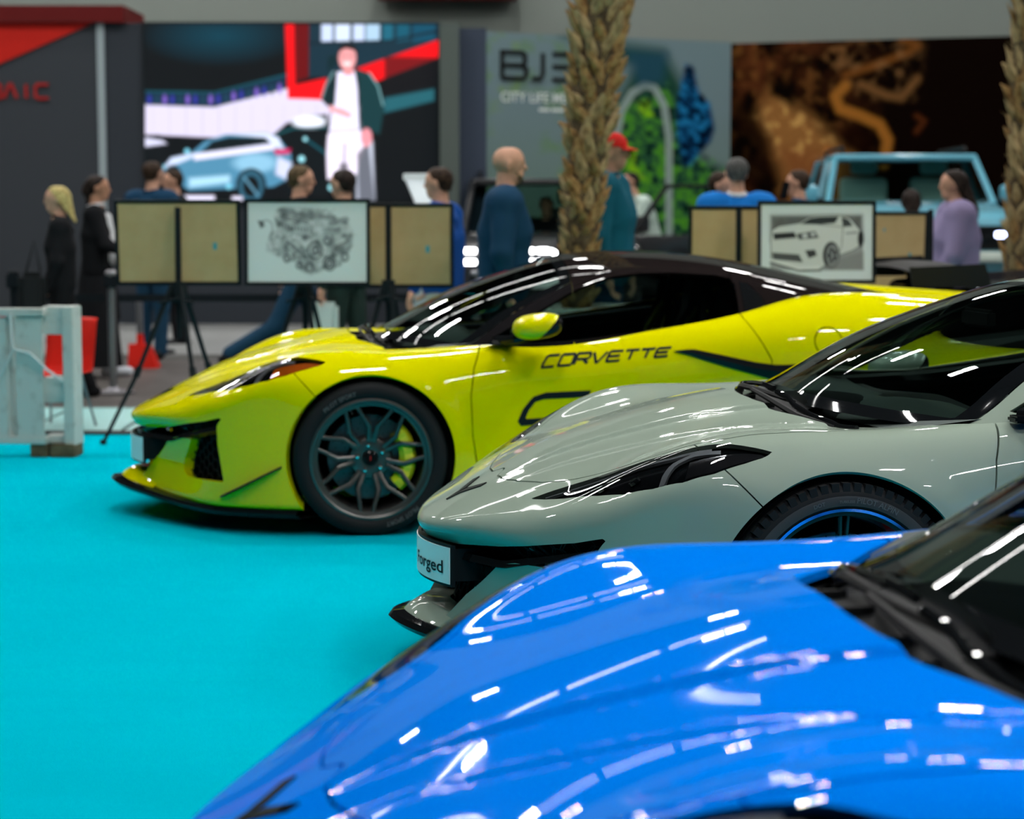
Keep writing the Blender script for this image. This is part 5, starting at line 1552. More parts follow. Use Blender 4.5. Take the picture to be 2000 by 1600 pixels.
# ------------------------------------------------------------------ palms
M_bark = mat('palm_bark', (.115, .088, .052), .85, noise=(26, (.055, .038, .022), .38, .66), bump=(60, .8, .01))
M_stub = mat('palm_leaf_base', (.42, .31, .16), .8, noise=(34, (.20, .135, .065), .45, .70), bump=(80, .6, .006))
M_scar = mat('palm_leaf_scar', (.22, .115, .045), .85, noise=(40, (.40, .26, .11), .4, .65))
def palm(base, axis, radius, z0, z1, label, rows, per, seed, crown=True):
    """axis(z) centre of the trunk, radius(z)"""
    T_ = empty('palm_tree', (base[0], base[1], 0)); tag(T_, label, 'palm tree', 'palm trees between the stands')
    rd = random.Random(seed)
    zz = np.linspace(z0, z1, 60); n = 22; V_ = []
    for z in zz:
        c = axis(z); r = radius(z) * .88
        V_ += [(c[0] + r * math.cos(2 * PI * k / n), c[1] + r * math.sin(2 * PI * k / n), z) for k in range(n)]
    F_ = [[i * n + k, i * n + (k + 1) % n, (i + 1) * n + (k + 1) % n, (i + 1) * n + k] for i in range(59) for k in range(n)]
    MB().add(V_, F_).build('trunk', M_bark, T_, smooth=True)
    # leaf bases: upward scales with a cut face, spiralling
    protos = []
    for j in range(5):
        w = .034 + .014 * rd.random(); h_ = .030 + .014 * rd.random(); t = .030 + .02 * rd.random(); up = .03 + .03 * rd.random()
        sk_ = rd.uniform(-.3, .3)
        base_ = [(-w, 0, 0), (-w * .4, 0, -h_), (w * .45, 0, -h_ * .9), (w, 0, 0), (w * .5, 0, h_), (-w * .5, 0, h_)]
        end_ = [(x * .55 + sk_ * .02, t * (.9 + .3 * (z > 0)), z * .62 + up) for x, y, z in base_]
        V2 = base_ + end_
        F2 = [[6, 7, 8, 9, 10, 11][::-1]] + [[q, (q + 1) % 6, 6 + (q + 1) % 6, 6 + q] for q in range(6)]
        protos.append((V2, F2))
    cnt = 0; mesh_cache = []
    for j, (V2, F2) in enumerate(protos):
        for mt in (M_stub, M_scar):
            me = bpy.data.meshes.new('leaf_base'); me.from_pydata(V2, [], F2); me.materials.append(mt); mesh_cache.append(me)
    for r in range(rows):
        f = r / (rows - 1); z = z0 + (z1 - z0) * f
        for k in range(per):
            a = 2 * PI * (k + .5 * (r % 2)) / per + .25 * rd.uniform(-1, 1) / per * 2 + .03 * r
            c = axis(z); R0 = radius(z) * .84
            me = mesh_cache[rd.randrange(len(mesh_cache))]
            o = bpy.data.objects.new('leaf_base', me)
            s = radius(z) / .135 * rd.uniform(.75, 1.2)
            spread = -.1 + .3 * f + rd.uniform(-.25, .25)
            # local: x across, y outward, z along
            Mx = Matrix.Translation((c[0] + R0 * math.cos(a), c[1] + R0 * math.sin(a), z + rd.uniform(-.035, .035))) @ Matrix.Rotation(a - PI / 2, 4, 'Z') @ Matrix.Rotation(-spread * .6, 4, 'X') @ Matrix.Rotation(rd.uniform(-.5, .5), 4, 'Y') @ Matrix.Diagonal((s, s * rd.uniform(.8, 1.5), s * (1 + 1.1 * f) * rd.uniform(.8, 1.3), 1))
            link(o, T_); o.matrix_local = Mx; cnt += 1
    b = MB()                                     # loose fibres between the leaf bases
    for i in range(700):
        z = rd.uniform(z0, z1); a = rd.uniform(0, 2 * PI); c = axis(z); R0 = radius(z) * .86; f = (z - z0) / (z1 - z0)
        p = Vector((c[0] + R0 * math.cos(a), c[1] + R0 * math.sin(a), z)); out = Vector((math.cos(a), math.sin(a), 0)); sd = Vector((-math.sin(a), math.cos(a), 0))
        tip = p + out * rd.uniform(.02, .05 + .03 * f) + sd * rd.uniform(-.06, .06) + Vector((0, 0, rd.uniform(-.05, .10)))
        w = sd * .004
        b.add([p - w, p + w, p + out * .006, tip], [[0, 1, 3], [1, 2, 3], [2, 0, 3]])
    fb = b.build('fibres', M_stub, T_); fb['kind'] = 'stuff'
    if crown:
        for k in range(16):
            a = 2 * PI * k / 16 + rd.uniform(-.15, .15); el = rd.uniform(.2, 1.1); c = axis(z1)
            b = MB(); L_ = rd.uniform(.95, 1.25); P_ = []
            for i in range(9):
                t = i / 8
                P_.append(Vector((c[0] + math.cos(a) * L_ * t * math.cos(el * (1 - .5 * t)), c[1] + math.sin(a) * L_ * t * math.cos(el * (1 - .5 * t)), z1 + L_ * (t * math.sin(el) - .55 * t * t))))
            b.tube(P_, [.022 * (1 - .8 * i / 8) for i in range(9)], 5)
            for i in range(1, 9):
                for s in (-1, 1):
                    for q in range(3):
                        p = P_[i - 1].lerp(P_[i], q / 3); d = (P_[i] - P_[i - 1]).normalized(); sd = d.cross(Vector((0, 0, 1))).normalized() * s
                        tip = p + sd * .34 * (1 - .45 * i / 8) + d * .18 + Vector((0, 0, -.07))
                        w = d * .014
                        b.add([p - w, p + w, tip], [[0, 1, 2]])
            b.build('frond', mat('palm_green', (.045, .10, .025), .6), T_)
    return T_
DP = 12.9
p_lo, p_hi = at(1131, 490, DP), at(1182, 0, DP)
def ax1(z):
    f = (z - p_lo[2]) / (p_hi[2] - p_lo[2])
    return (p_lo[0] + (p_hi[0] - p_lo[0]) * (f * .62 + .38 * f * f) - BASE1[0] if f > 0 else (p_lo[0] - .03 * (-f) - BASE1[0]), 0.0)
BASE1 = (p_lo[0], DP)
def rad1(z):
    f = np.clip((z - p_lo[2]) / (p_hi[2] - p_lo[2]), -.5, 1.4); return .112 + .055 * f
palm(BASE1, ax1, rad1, .62, 3.95, 'rough brown palm trunk rising behind the yellow car beside the bald man', 33, 9, 3)
p2 = at(2010, 300, 13.6)
def ax2(z): return (.02 * (z - 1.5), 0.0)
palm((p2[0], 13.6), ax2, lambda z: .145 + .01 * (z - 1.5), .0, 3.6, 'rough palm trunk cut off by the right picture edge', 30, 9, 8)
# planter
M_plw = mat('planter_white', (.55, .62, .58), .5); M_stone = mat('planter_stone', (.30, .31, .28), .8, noise=(8, (.18, .18, .16), .4, .6))
PT = empty('planter', (p_lo[0], DP, 0)); tag(PT, 'white planter box with stones around the palm trunk', 'planter')
for nm, bx in (('planter_side', (-.22, .42, -.34, -.30, .0, .80)), ('planter_side', (-.22, .42, .30, .34, .0, .80)), ('planter_side', (-.22, -.18, -.30, .30, .0, .80)), ('planter_side', (.38, .42, -.30, .30, .0, .80))):
    MB().box(*bx, .006).build(nm, M_plw, PT)
MB().box(-.18, .38, -.30, .30, .05, .70).build('planter_soil', M_dark, PT)
rd = random.Random(2)
for i in range(14):
    a = rd.uniform(0, 6.28); r = rd.uniform(.17, .20)
    b = MB().lathe([(0, -.03), (.05, -.02), (.065, .01), (.045, .045), (0, .055)], 9)
    o = b.build('stone', M_stone, PT, smooth=True, loc=(.03 + r * 1.05 * math.cos(a), r * math.sin(a), .73 + rd.uniform(0, .03)), rot=(rd.uniform(-.3, .3), rd.uniform(-.3, .3), a))
# ------------------------------------------------------------------ off-road vehicles on the far stand
M_sb = mat('sky_blue_paint', (.10, .34, .44), .35, coat=1.0); M_bk = mat('suv_black_paint', (.010, .011, .013), .3, coat=1.0)
M_seatw = mat('pale_leather', (.50, .58, .52), .6); M_white_l = mat('drl_white', (1, 1, 1), .4, emit=(.95, .97, 1.0), es=9.0)
M_blue_l = mat('drl_blue_white', (1, 1, 1), .4, emit=(.55, .62, 1.0), es=7.0)
M_suvg = glass('suv_glass', (.45, .58, .55), 1.22)
def suv(px, D, rz, H_, W_, paint, label, style, lift=.05):
    c = at(px, 400, D)
    S_ = empty('off_road_vehicle', (c[0], D, lift), rz); tag(S_, label, 'car', 'off-road vehicles on the far stand')
    hw = W_ / 2; L_ = 4.5; zb = H_ * (.62 if style == 'blue' else .585); zc = H_ * (.66 if style == 'blue' else .62)
    def bev(o, w, seg=3):
        m_ = o.modifiers.new('bevel', 'BEVEL'); m_.width = w; m_.segments = seg; m_.limit_method = 'ANGLE'; m_.angle_limit = .6
        o.data.polygons.foreach_set('use_smooth', np.ones(len(o.data.polygons), dtype=bool)); return o
    prof = [(.06, .36), (0, .50), (0, zb * .80), (.04, zb * .93), (.14, zb), (1.20, zc), (L_ - .06, zc + .01), (L_, zc * .8), (L_ - .02, .45), (L_ - .15, .36), (4.05, .36), (4.0, .62), (3.85, .80), (3.6, .86), (3.35, .80), (3.2, .62), (3.15, .36), (1.35, .36), (1.3, .62), (1.15, .80), (.9, .86), (.65, .80), (.5, .62), (.45, .36)]
    V_ = [(s * hw * (.97 if z > zb * .9 or z < .5 else 1), y, z) for s in (-1, 1) for y, z in prof]; n = len(prof)
    F_ = [list(range(n)), [n + k for k in range(n)][::-1]] + [[k, n + k, n + (k + 1) % n, (k + 1) % n] for k in range(n)]
    bev(MB().add(V_, F_).build('body', paint, S_), .05)
    bev(MB().add([(s * a, y, z) for s, a, y, z in [(-1, hw * .90, .12, zb), (1, hw * .90, .12, zb), (1, hw * .93, 1.2, zc + .015), (-1, hw * .93, 1.2, zc + .015), (-1, hw * .84, .2, zb + .035), (1, hw * .84, .2, zb + .035), (1, hw * .86, 1.15, zc + .05), (-1, hw * .86, 1.15, zc + .05)]], [[0, 3, 2, 1], [4, 5, 6, 7], [0, 1, 5, 4], [1, 2, 6, 5], [2, 3, 7, 6], [3, 0, 4, 7]]).build('hood', paint, S_), .03)
    yb, yt, yrb, yrt = 1.12, 1.72, L_ - .15, L_ - .4; wb, wt = hw * .93, hw * .80; zt_ = H_ - .06
    bev(MB().box(-wt - .02, wt + .02, yt - .03, yrt, zt_ - .02, H_).build('roof', paint, S_), .03)
    B4 = [(-wb, yb, zc), (wb, yb, zc), (wb, yrb, zc), (-wb, yrb, zc)]; T4 = [(-wt, yt, zt_), (wt, yt, zt_), (wt, yrt, zt_), (-wt, yrt, zt_)]
    for b_, t_ in zip(B4, T4): MB().tube([b_, t_], .036, 6).build('pillar', paint, S_, smooth=True)
    for s in (-1, 1):
        MB().tube([(s * wb, 2.35, zc), (s * wt, 2.5, zt_)], .045, 6).build('door_pillar', paint if style == 'blue' else M_bk, S_, smooth=True)
        MB().add([(s * wb, yb + .06, zc), (s * wb, yrb - .06, zc), (s * wt, yrt - .06, zt_), (s * wt, yt + .06, zt_)], [[0, 1, 2, 3]]).build('side_window', M_suvg, S_)
    MB().add([(-wb + .05, yb, zc + .01), (wb - .05, yb, zc + .01), (wt - .04, yt, zt_), (-wt + .04, yt, zt_)], [[0, 1, 2, 3]]).build('windscreen', M_suvg, S_)
    MB().add([B4[2], B4[3], T4[3], T4[2]], [[0, 1, 2, 3]]).build('rear_window', M_suvg, S_)
    MB().box(-hw * .85, hw * .85, 1.25, L_ - .3, zc - .25, zc - .2).box(-hw * .9, hw * .9, 1.15, 1.5, zc - .1, zc + .03, .02).build('cabin_floor', M_inter, S_)
    for s in (-1, 1):
        Q = empty('front_seat', parent=S_)
        sm = M_seatw if style == 'blue' else M_inter2
        bev(MB().box(s * .38 - .26, s * .38 + .26, 2.2, 2.36, zc - .2, zc + .30).build('seat_back', sm, Q), .06)
        bev(MB().box(s * .38 - .15, s * .38 + .15, 2.22, 2.34, zc + .33, zc + .52).build('headrest', sm, Q), .05)
        Mi = empty('door_mirror', parent=S_)
        bev(MB().box(min(s * (hw + .02), s * (hw + .22)), max(s * (hw + .02), s * (hw + .22)), 1.28, 1.42, zc + .03, zc + .21).build('mirror_housing', paint, Mi), .04)
        MB().tube([(s * hw * .93, 1.35, zc + .02), (s * (hw + .08), 1.35, zc + .08)], .03, 6).build('mirror_arm', M_trim, Mi, smooth=True)
        MB().tube([(s * wt * .88, yt + .1, H_ + .02), (s * wt * .88, yt + .2, H_ + .07), (s * wt * .88, yrt - .2, H_ + .07), (s * wt * .88, yrt - .1, H_ + .02)], .022, 6).build('roof_rail', M_trim, S_, smooth=True)
    # front face
    bev(MB().box(-hw * .88, hw * .88, -.035, .03, zb * .62, zb * .86).build('grille', M_gloss, S_), .02)
    if style == 'blue':
        for s in (-1, 1):
            MB().box(s * hw * .74 - .10, s * hw * .74 + .10, -.05, -.03, zb * .70, zb * .84, .01).build('headlamp', M_gloss, S_)
            MB().box(s * hw * .80 - .055, s * hw * .80 + .055, -.06, -.045, zb * .74, zb * .80, .008).build('running_light', M_blue_l, S_)
        bev(MB().box(-hw * .92, hw * .92, -.09, .05, zb * .50, zb * .60).build('bumper_bar', M_seatw, S_), .02)
    else:
        x0, x1 = -hw * .97, -.02; z0, z1 = zb * .795, zb * .915
        for i in range(6):
            xa = x0 + (x1 - x0) * i / 6 + .012; xb = x0 + (x1 - x0) * (i + 1) / 6 - .012
            for z_ in (z0, z1): MB().box(xa, xb, -.06, -.035, z_ - .026, z_ + .026, .006).build('running_light', M_white_l, S_)
        MB().tube([(x1, -.05, z1), (x1 + .045, -.05, z1 - .02), (x1 + .06, -.05, (z0 + z1) / 2), (x1 + .03, -.05, z0 + .01), (x1 - .03, -.05, z0)], .027, 6).build('running_light', M_white_l, S_, smooth=True)
        bev(MB().box(-hw * .95, hw * .95, -.10, .06, .46, zb * .55).build('bumper', M_trim, S_), .03)
        # opened front door, hinged on the right in the picture
        Dr = empty('open_door', (hw, 1.22, 0), math.radians(-75), S_)
        bev(MB().box(-.03, .03, .0, 1.05, .45, zc).build('door_skin', paint, Dr), .02)
        MB().tube([(0, .02, zc), (-.06, .45, zt_ - .03), (-.07, 1.0, zt_ - .03), (0, 1.03, zc)], .03, 6).build('window_frame', M_trim, Dr, smooth=True)
    MB().box(-.27, .27, -.11, -.095, .50, .61, .004).build('number_plate', M_plate, S_)
    for x in (-1, 1):
        for y in (.9, 3.6):
            Wh = empty('wheel', parent=S_); Wh.matrix_local = Matrix.Translation((x * (hw - .13), y, .37)) @ Matrix.Rotation(x * PI / 2, 4, 'Y')
            MB().lathe([(.22, .10), (.25, .12), (.34, .125), (.37, .10), (.37, -.1), (.34, -.125), (.22, -.1)], 28).build('tyre', M_rubber, Wh, angle=.6)
            b = MB().lathe([(0, .06), (.05, .06), (.06, .04), (.20, .05), (.22, .09), (.225, .1)], 28); b.build('rim', M_rim, Wh, angle=.5)
    return S_
suv(1078, 21.6, math.radians(3), 1.66, 1.93, M_bk, 'black off-roader with lit front lights and an open door', 'black')
suv(1806, 20.5, math.radians(-4), 1.60, 1.86, M_sb, 'sky-blue off-roader with pale seats behind the lilac blouse', 'blue', .36)
pc = at(1806, 400, 20.5)
PD = empty('display_podium', (pc[0], 20.5, .05), math.radians(-4)); tag(PD, 'low grey podium under the sky-blue off-roader', 'podium')
MB().box(-1.3, 1.3, -.35, 4.9, 0, .27, .02).build('podium_base', M_plat, PD); MB().box(-1.32, 1.32, -.37, 4.92, .27, .31, .01).build('podium_top', M_wallg, PD)
# ------------------------------------------------------------------ visitors
M_skin = mat('skin', (.52, .29, .20), .55); M_skin2 = mat('skin_tan', (.42, .22, .14), .55)
M_eye = mat('eye_dark', (.02, .015, .012), .3); M_lipm = mat('mouth', (.30, .10, .085), .5)
def capsules(caps, k):
    def F(x, y, z):
        d = None
        for a, b, ra, rb in caps:
            ax_, ay_, az_ = a; bx, by, bz = b[0] - a[0], b[1] - a[1], b[2] - a[2]
            L2 = bx * bx + by * by + bz * bz + 1e-9
            t = np.clip(((x - ax_) * bx + (y - ay_) * by + (z - az_) * bz) / L2, 0, 1)
            q = np.sqrt((x - ax_ - t * bx) ** 2 + (y - ay_ - t * by) ** 2 + (z - az_ - t * bz) ** 2) - (ra + (rb - ra) * t)
            d = q if d is None else smin(d, q, k)
        return d
    return F
def net(F, lo, hi, st):
    V_, Q_ = surface_net(F, lo, hi, (st, st, st))
    V_, N_ = project(F, V_, 1, cap=st * .6)
    return V_, Q_, N_
def bounds(caps, pad):
    P_ = np.array([c[0] for c in caps] + [c[1] for c in caps]); r = max(max(c[2], c[3]) for c in caps)
    return P_.min(0) - r - pad, P_.max(0) + r + pad
def solid(name, caps, m, parent, k=.03, st=.016, cutf=None):
    lo, hi = bounds(caps, .03 + k)
    F = capsules(caps, k)
    if cutf: F0 = F; F = lambda x, y, z: np.maximum(F0(x, y, z), cutf(x, y, z))
    V_, Q_, N_ = net(F, lo, hi, st)
    return mesh_np(name, V_, Q_, m, parent, N_)
# one relaxed hand, palm and five bent fingers; wrist at origin, fingers along -z, thumb towards +x, palm facing +y
def hand_mesh():
    caps = [((0, 0, 0), (.002, 0, -.045), .020, .026), ((-.018, 0, -.05), (.018, 0, -.05), .020, .020), ((-.02, .002, -.075), (.022, .002, -.078), .015, .015)]
    for x, l, ph in ((.026, .070, .0), (.009, .080, .1), (-.009, .074, .2), (-.026, .058, .3)):
        p0 = np.array((x, 0, -.078)); p1 = p0 + (x * .12, .006, -l * .45); p2 = p1 + (0, .012 + ph * .02, -l * .30); p3 = p2 + (0, .016, -l * .20)
        for a, b in ((p0, p1), (p1, p2), (p2, p3)): caps.append((tuple(a), tuple(b), .0088, .0080))
    t0 = np.array((.022, .004, -.030)); t1 = t0 + (.026, .010, -.022); t2 = t1 + (.012, .010, -.028)
    caps += [(tuple(t0), tuple(t1), .013, .011), (tuple(t1), tuple(t2), .0105, .009)]
    F = capsules(caps, .006); lo, hi = bounds(caps, .01)
    V_, Q_, N_ = net(F, lo, hi, .0075)
    o = mesh_np('hand', V_, Q_, M_skin, None, N_); return o
HAND = hand_mesh()
def shoe_caps(ank, yawf, k):
    f = np.array((math.cos(yawf), math.sin(yawf), 0)); a = np.array(ank); a0 = np.array((a[0], a[1], .045 * k))
    if a[2] > .14: a0[2] = a[2] - .05
    return [(tuple(a0 - f * .045 * k), tuple(a0 + f * .15 * k), .046 * k, .040 * k), (tuple(a), tuple(a0), .048 * k, .045 * k)]
def person(px, D, head_top_py, face_deg, label, top, bottom, hair=None, hairstyle='short', skin=None, female=False, stride=0.0, arms=((10, 15), (-10, 15)), skirt=None, lean=0.0, head_turn=0.0, shoes=None, undershirt=None, floor=0.0, bag=None, beard=None, cap=None, hands=True, long_coat=0.0, crouch=0.0, bulk=None, sit=False):
    """stands on the floor at pixel column px and distance D; height follows from where the head top is seen; face_deg: 0 looks right, 90 away, 180 left, 270 at the viewer"""
    c = at(px, 500, D); Ht = at(px, head_top_py, D)[2] - floor
    k = (Ht + crouch) / 1.75
    O = empty('person', (c[0], D, floor), math.radians(face_deg)); tag(O, label, 'person', 'visitors walking among the stands')
    sk = skin or M_skin
    bk_ = bulk or (1.0 if female else 1.16)
    sh = (.165 if female else .195) * k * bk_ ** .7; hp = .095 * k; cz = -crouch
    hipz = .93 * k + cz; shz = 1.445 * k + cz; ln = math.radians(lean)
    def T(x, y, z):
        dz = z - hipz
        return (x + math.sin(ln) * max(dz, 0), y, hipz + dz * (math.cos(ln) if dz > 0 else 1))
    # legs
    legs = []; feet = []
    for s, st in ((1, stride), (-1, -stride)):
        a = math.radians(st); kb = math.radians(max(0, -st) * 1.1 + 4)
        if sit: a = math.radians(80); kb = math.radians(84)
        hip = (0, s * hp, hipz - .02); kn = (math.sin(a) * .43 * k, s * hp * 1.02, hipz - .02 - math.cos(a) * .43 * k)
        an = (kn[0] + math.sin(a - kb) * .41 * k, s * hp, kn[2] - math.cos(a - kb) * .41 * k)
        legs.append((hip, kn, an)); feet.append(an)
    body = [(T(0, -.075 * k, hipz + .02), T(0, -.085 * k, hipz + .30 * k), .105 * k * bk_, .105 * k * bk_), (T(0, .075 * k, hipz + .02), T(0, .085 * k, hipz + .30 * k), .105 * k * bk_, .105 * k * bk_),
            (T(.01, -.10 * k, hipz + .34 * k), T(0, -sh * .72, shz - .03 * k), .112 * k * bk_, .080 * k * bk_), (T(.01, .10 * k, hipz + .34 * k), T(0, sh * .72, shz - .03 * k), .112 * k * bk_, .080 * k * bk_),
            (T(0, 0, shz - .05 * k), T(.01, 0, shz + .05 * k), .10 * k, .062 * k), (T(0, -sh, shz - .02 * k), T(0, sh, shz - .02 * k), .058 * k, .058 * k)]
    torso = list(body)
    arm = []; hands_at = []
    for s, (sw, eb) in zip((1, -1), arms):
        a = math.radians(sw); e_ = a + math.radians(eb)
        S0 = T(0, s * sh, shz - .02 * k); E0 = (S0[0] + math.sin(a) * .285 * k, S0[1] + s * .055 * k, S0[2] - math.cos(a) * .285 * k)
        W0 = (E0[0] + math.sin(e_) * .25 * k, E0[1] - s * .02 * k, E0[2] - math.cos(e_) * .25 * k)
        arm.append((S0, E0, W0)); hands_at.append((W0, e_, s))
    neck = T(.012, 0, shz + .02 * k); hd = np.array(T(.030 * k, 0, shz + .205 * k))
    hd[2] = Ht - .125 * k * .98
    skin_caps = [(b_[0], b_[1], b_[2] * .86, b_[3] * .86) for b_ in body] + [(neck, (hd[0] - .02 * k, 0, hd[2] - .05 * k), .058 * k, .052 * k)]
    for S0, E0, W0 in arm: skin_caps += [(S0, E0, .045 * k, .037 * k), (E0, W0, .036 * k, .024 * k)]
    for hip, kn, an in legs: skin_caps += [(hip, kn, .078 * k, .052 * k), (kn, an, .050 * k, .034 * k)]
    # head with face, turned on the neck
    ht = math.radians(head_turn); cy_, sy_ = math.cos(ht), math.sin(ht)
    kb_ = k; k = k * .90
    hd[2] = Ht - .118 * k
    def Hd(x, y, z): return (hd[0] + (x * cy_ - y * sy_) * k, (x * sy_ + y * cy_) * k, hd[2] + z * k)
    head_caps = [(Hd(-.022, 0, .030), Hd(.018, 0, .034), .086 * k, .082 * k), (Hd(.030, 0, -.02), Hd(.045, 0, -.065), .066 * k, .045 * k), (Hd(.010, 0, -.05), Hd(.05, 0, -.088), .050 * k, .030 * k),
                 (Hd(.088, 0, .012), Hd(.108, 0, -.020), .010 * k, .015 * k), (Hd(.066, -.028, .026), Hd(.066, .028, .026), .024 * k, .024 * k), (Hd(.078, -.014, -.056), Hd(.078, .014, -.056), .014 * k, .014 * k)]
    for s in (-1, 1): head_caps.append((Hd(-.006, s * .083, .012), Hd(-.012, s * .086, -.030), .015 * k, .010 * k))
    F = capsules(skin_caps, .03)
    Fh = capsules(head_caps, .022 * k)
    Fb = lambda x, y, z: smin(F(x, y, z), Fh(x, y, z), .02)
    lo, hi = bounds(skin_caps + head_caps, .05)
    V_, Q_, N_ = net(Fb, lo, hi, .0165)
    mesh_np('body', V_, Q_, sk, O, N_)
    for s in (-1, 1):
        MB().lathe([(0, .006), (.008, .003), (.010, -.002)], 8, M=Matrix.Translation(Hd(.088, s * .031, .008)) @ Matrix.Rotation(ht, 4, 'Z') @ Matrix.Rotation(PI / 2, 4, 'Y')).build('eye', M_eye, O, smooth=True)
    MB().tube([Hd(.090, -.02, -.050), Hd(.096, 0, -.049), Hd(.090, .02, -.050)], .0045 * k, 5).build('mouth', M_lipm, O, smooth=True)
    kh, k = k, kb_
    # clothes
    tc = [(b_[0], b_[1], b_[2] + .012, b_[3] + .012) for b_ in torso]
    tc[4] = (tc[4][0], T(.005, 0, shz + .02 * k), tc[4][2], .07 * k)
    if undershirt: pass
    for S0, E0, W0 in arm: tc += [(S0, E0, .066 * k * (bk_ ** .5), .058 * k * (bk_ ** .5)), (E0, W0, .055 * k, .042 * k)]
    if long_coat: tc += [(T(0, -.07, hipz), (0, -.08, hipz - long_coat), .12 * k, .14 * k), (T(0, .07, hipz), (0, .08, hipz - long_coat), .12 * k, .14 * k)]
    solid('top', tc, top, O, .035)
    MB().tube([T(.062 * k * math.cos(a), .062 * k * math.sin(a), shz + .058 * k + .012 * math.cos(a)) for a in np.linspace(0, 2 * PI, 17)], .016 * k, 6, cap=False).build('collar', undershirt or top, O, smooth=True)
    if undershirt:
        solid('shirt_front', [(T(.095 * k, 0, shz - .05 * k), T(.125 * k, 0, hipz + .12 * k), .045 * k, .075 * k)], undershirt, O, .02)
    if skirt:
        n = 26; V_ = []; zs_ = [hipz + .10 * k, hipz - .1 * k, hipz * .55, .10 * k]
        for i, (z, r) in enumerate(zip(zs_, (.15 * k, .19 * k, .215 * k, .25 * k))):
            V_ += [(r * .85 * math.cos(2 * PI * j / n) * (1 + .06 * i * math.cos(5 * 2 * PI * j / n)), r * math.sin(2 * PI * j / n), z) for j in range(n)]
        F_ = [[i * n + j, i * n + (j + 1) % n, (i + 1) * n + (j + 1) % n, (i + 1) * n + j] for i in range(3) for j in range(n)]
        if stride:   # slit: open front panel
            F_ = [f for q, f in enumerate(F_) if not (q // n == 2 and (q % n) in (0, 1, n - 1, 2))]
        MB().add(V_, F_).build('skirt', skirt, O, smooth=True)
    else:
        lc = [(T(0, -.05 * k, hipz + .06 * k), T(0, .05 * k, hipz + .06 * k), .118 * k, .118 * k)]
        for hip, kn, an in legs: lc += [(hip, kn, .095 * k, .070 * k), (kn, an, .068 * k, .058 * k)]
        solid('trousers', lc, bottom, O, .03)
    sc_ = shoes or M_trim
    for an in feet: solid('shoe', shoe_caps(an, 0, k), sc_, O, .02, .013)
    if hands:
        for W0, e_, s in hands_at:
            h = HAND.copy(); link(h, O); h.name = 'hand'
            h.matrix_local = Matrix.Translation(W0) @ Matrix.Rotation(-e_, 4, 'Y') @ Matrix.Rotation(PI / 2 * s, 4, 'Z') @ Matrix.Diagonal((1 * k, 1 * k, k, 1))
    k = kh
    # hair
    if hairstyle in ('short', 'long', 'tail'):
        hc = [(Hd(-.030, 0, .040), Hd(.008, 0, .046), .094 * k, .086 * k), (Hd(-.045, 0, .0), Hd(-.05, 0, -.03), .075 * k, .06 * k)]
        line = .012 if hairstyle == 'short' else -.02
        def hcut(x, y, z):
            u = ((x - hd[0]) * cy_ + y * sy_) / k; w = (z - hd[2]) / k
            return np.maximum((u * 1.0 - .020 - (w - .035) * .75), -w - .055 + 0 * x) * .6
        hb_ = .02 + .16 * max(0, bk_ - 1)
        if hairstyle == 'long':
            hc += [(Hd(-.07, 0, .02), Hd(-.085 - hb_ * .6, 0, -.20), .065 * k, .075 * k), (Hd(-.085 - hb_ * .6, 0, -.20), Hd(-.115 - hb_, 0, -.60), .075 * k, .035 * k), (Hd(-.02, .075, .0), Hd(-.05, .08, -.16), .030 * k, .030 * k), (Hd(-.02, -.075, .0), Hd(-.05, -.08, -.16), .030 * k, .030 * k)]
            hcut2 = lambda x, y, z: (((x - hd[0]) * cy_ + y * sy_) / k - .020 - ((z - hd[2]) / k - .035) * .75) * .6
            solid('hair', hc, hair, O, .02, .013, hcut2)
        else:
            solid('hair', hc, hair, O, .015, .012, hcut)
            if hairstyle == 'tail':
                solid('hair_bun', [(Hd(-.10, 0, .03), Hd(-.115, 0, -.02), .045 * k, .05 * k), (Hd(-.10, 0, -.05), Hd(-.09, 0, -.26), .036 * k, .018 * k)], hair, O, .02, .013)
    if cap:
        def ccut(x, y, z): return -((z - hd[2]) / k - .035) * .8
        solid('cap_crown', [(Hd(-.022, 0, .040), Hd(.012, 0, .044), .096 * k, .092 * k)], cap, O, .02, .012, ccut)
        V_ = []; n = 11
        for r in (.07, .165):
            for i in range(n):
                a = -1.05 + 2.1 * i / (n - 1); V_.append(Hd(r * math.cos(a) * 1.0 + .01, r * .62 * math.sin(a) * (1.3 if r < .1 else 1), .044 - (r - .07) * .25))
        V_ += [(x, y, z - .008) for x, y, z in V_]
        F_ = [[i, i + 1, n + i + 1, n + i] for i in range(n - 1)] + [[2 * n + i, 3 * n + i, 3 * n + i + 1, 2 * n + i + 1] for i in range(n - 1)] + [[n + i, n + i + 1, 3 * n + i + 1, 3 * n + i] for i in range(n - 1)]
        MB().add(V_, F_).build('cap_peak', cap, O, smooth=True)
    if beard:
        def bcut(x, y, z): return -(((x - hd[0]) * cy_ + y * sy_) / k - .028 + ((z - hd[2]) / k + .03) * .55) * .7
        solid('beard', [(Hd(.030, 0, -.055), Hd(.048, 0, -.072), .062 * k, .045 * k), (Hd(.012, 0, -.06), Hd(.052, 0, -.090), .050 * k, .032 * k)], beard, O, .02, .010, lambda x, y, z: np.maximum(bcut(x, y, z), ((z - hd[2]) / k + .038) * .8))
    k = kb_
    if bag == 'backpack':
        MB().box(-.30 * k, -.12 * k, -.13 * k, .13 * k, hipz - .02, hipz + .36 * k, .05).build('bag', M_trim, O, smooth=True)
    if bag == 'handbag':
        MB().box(.10, .30, .22, .34, hipz - .22, hipz + .12, .04).build('bag', M_trim, O, smooth=True)
        MB().tube([(.14, .28, hipz + .12), (.18, .27, hipz + .34), (.24, .28, hipz + .12)], .010, 6).build('bag_strap', M_trim, O, smooth=True)
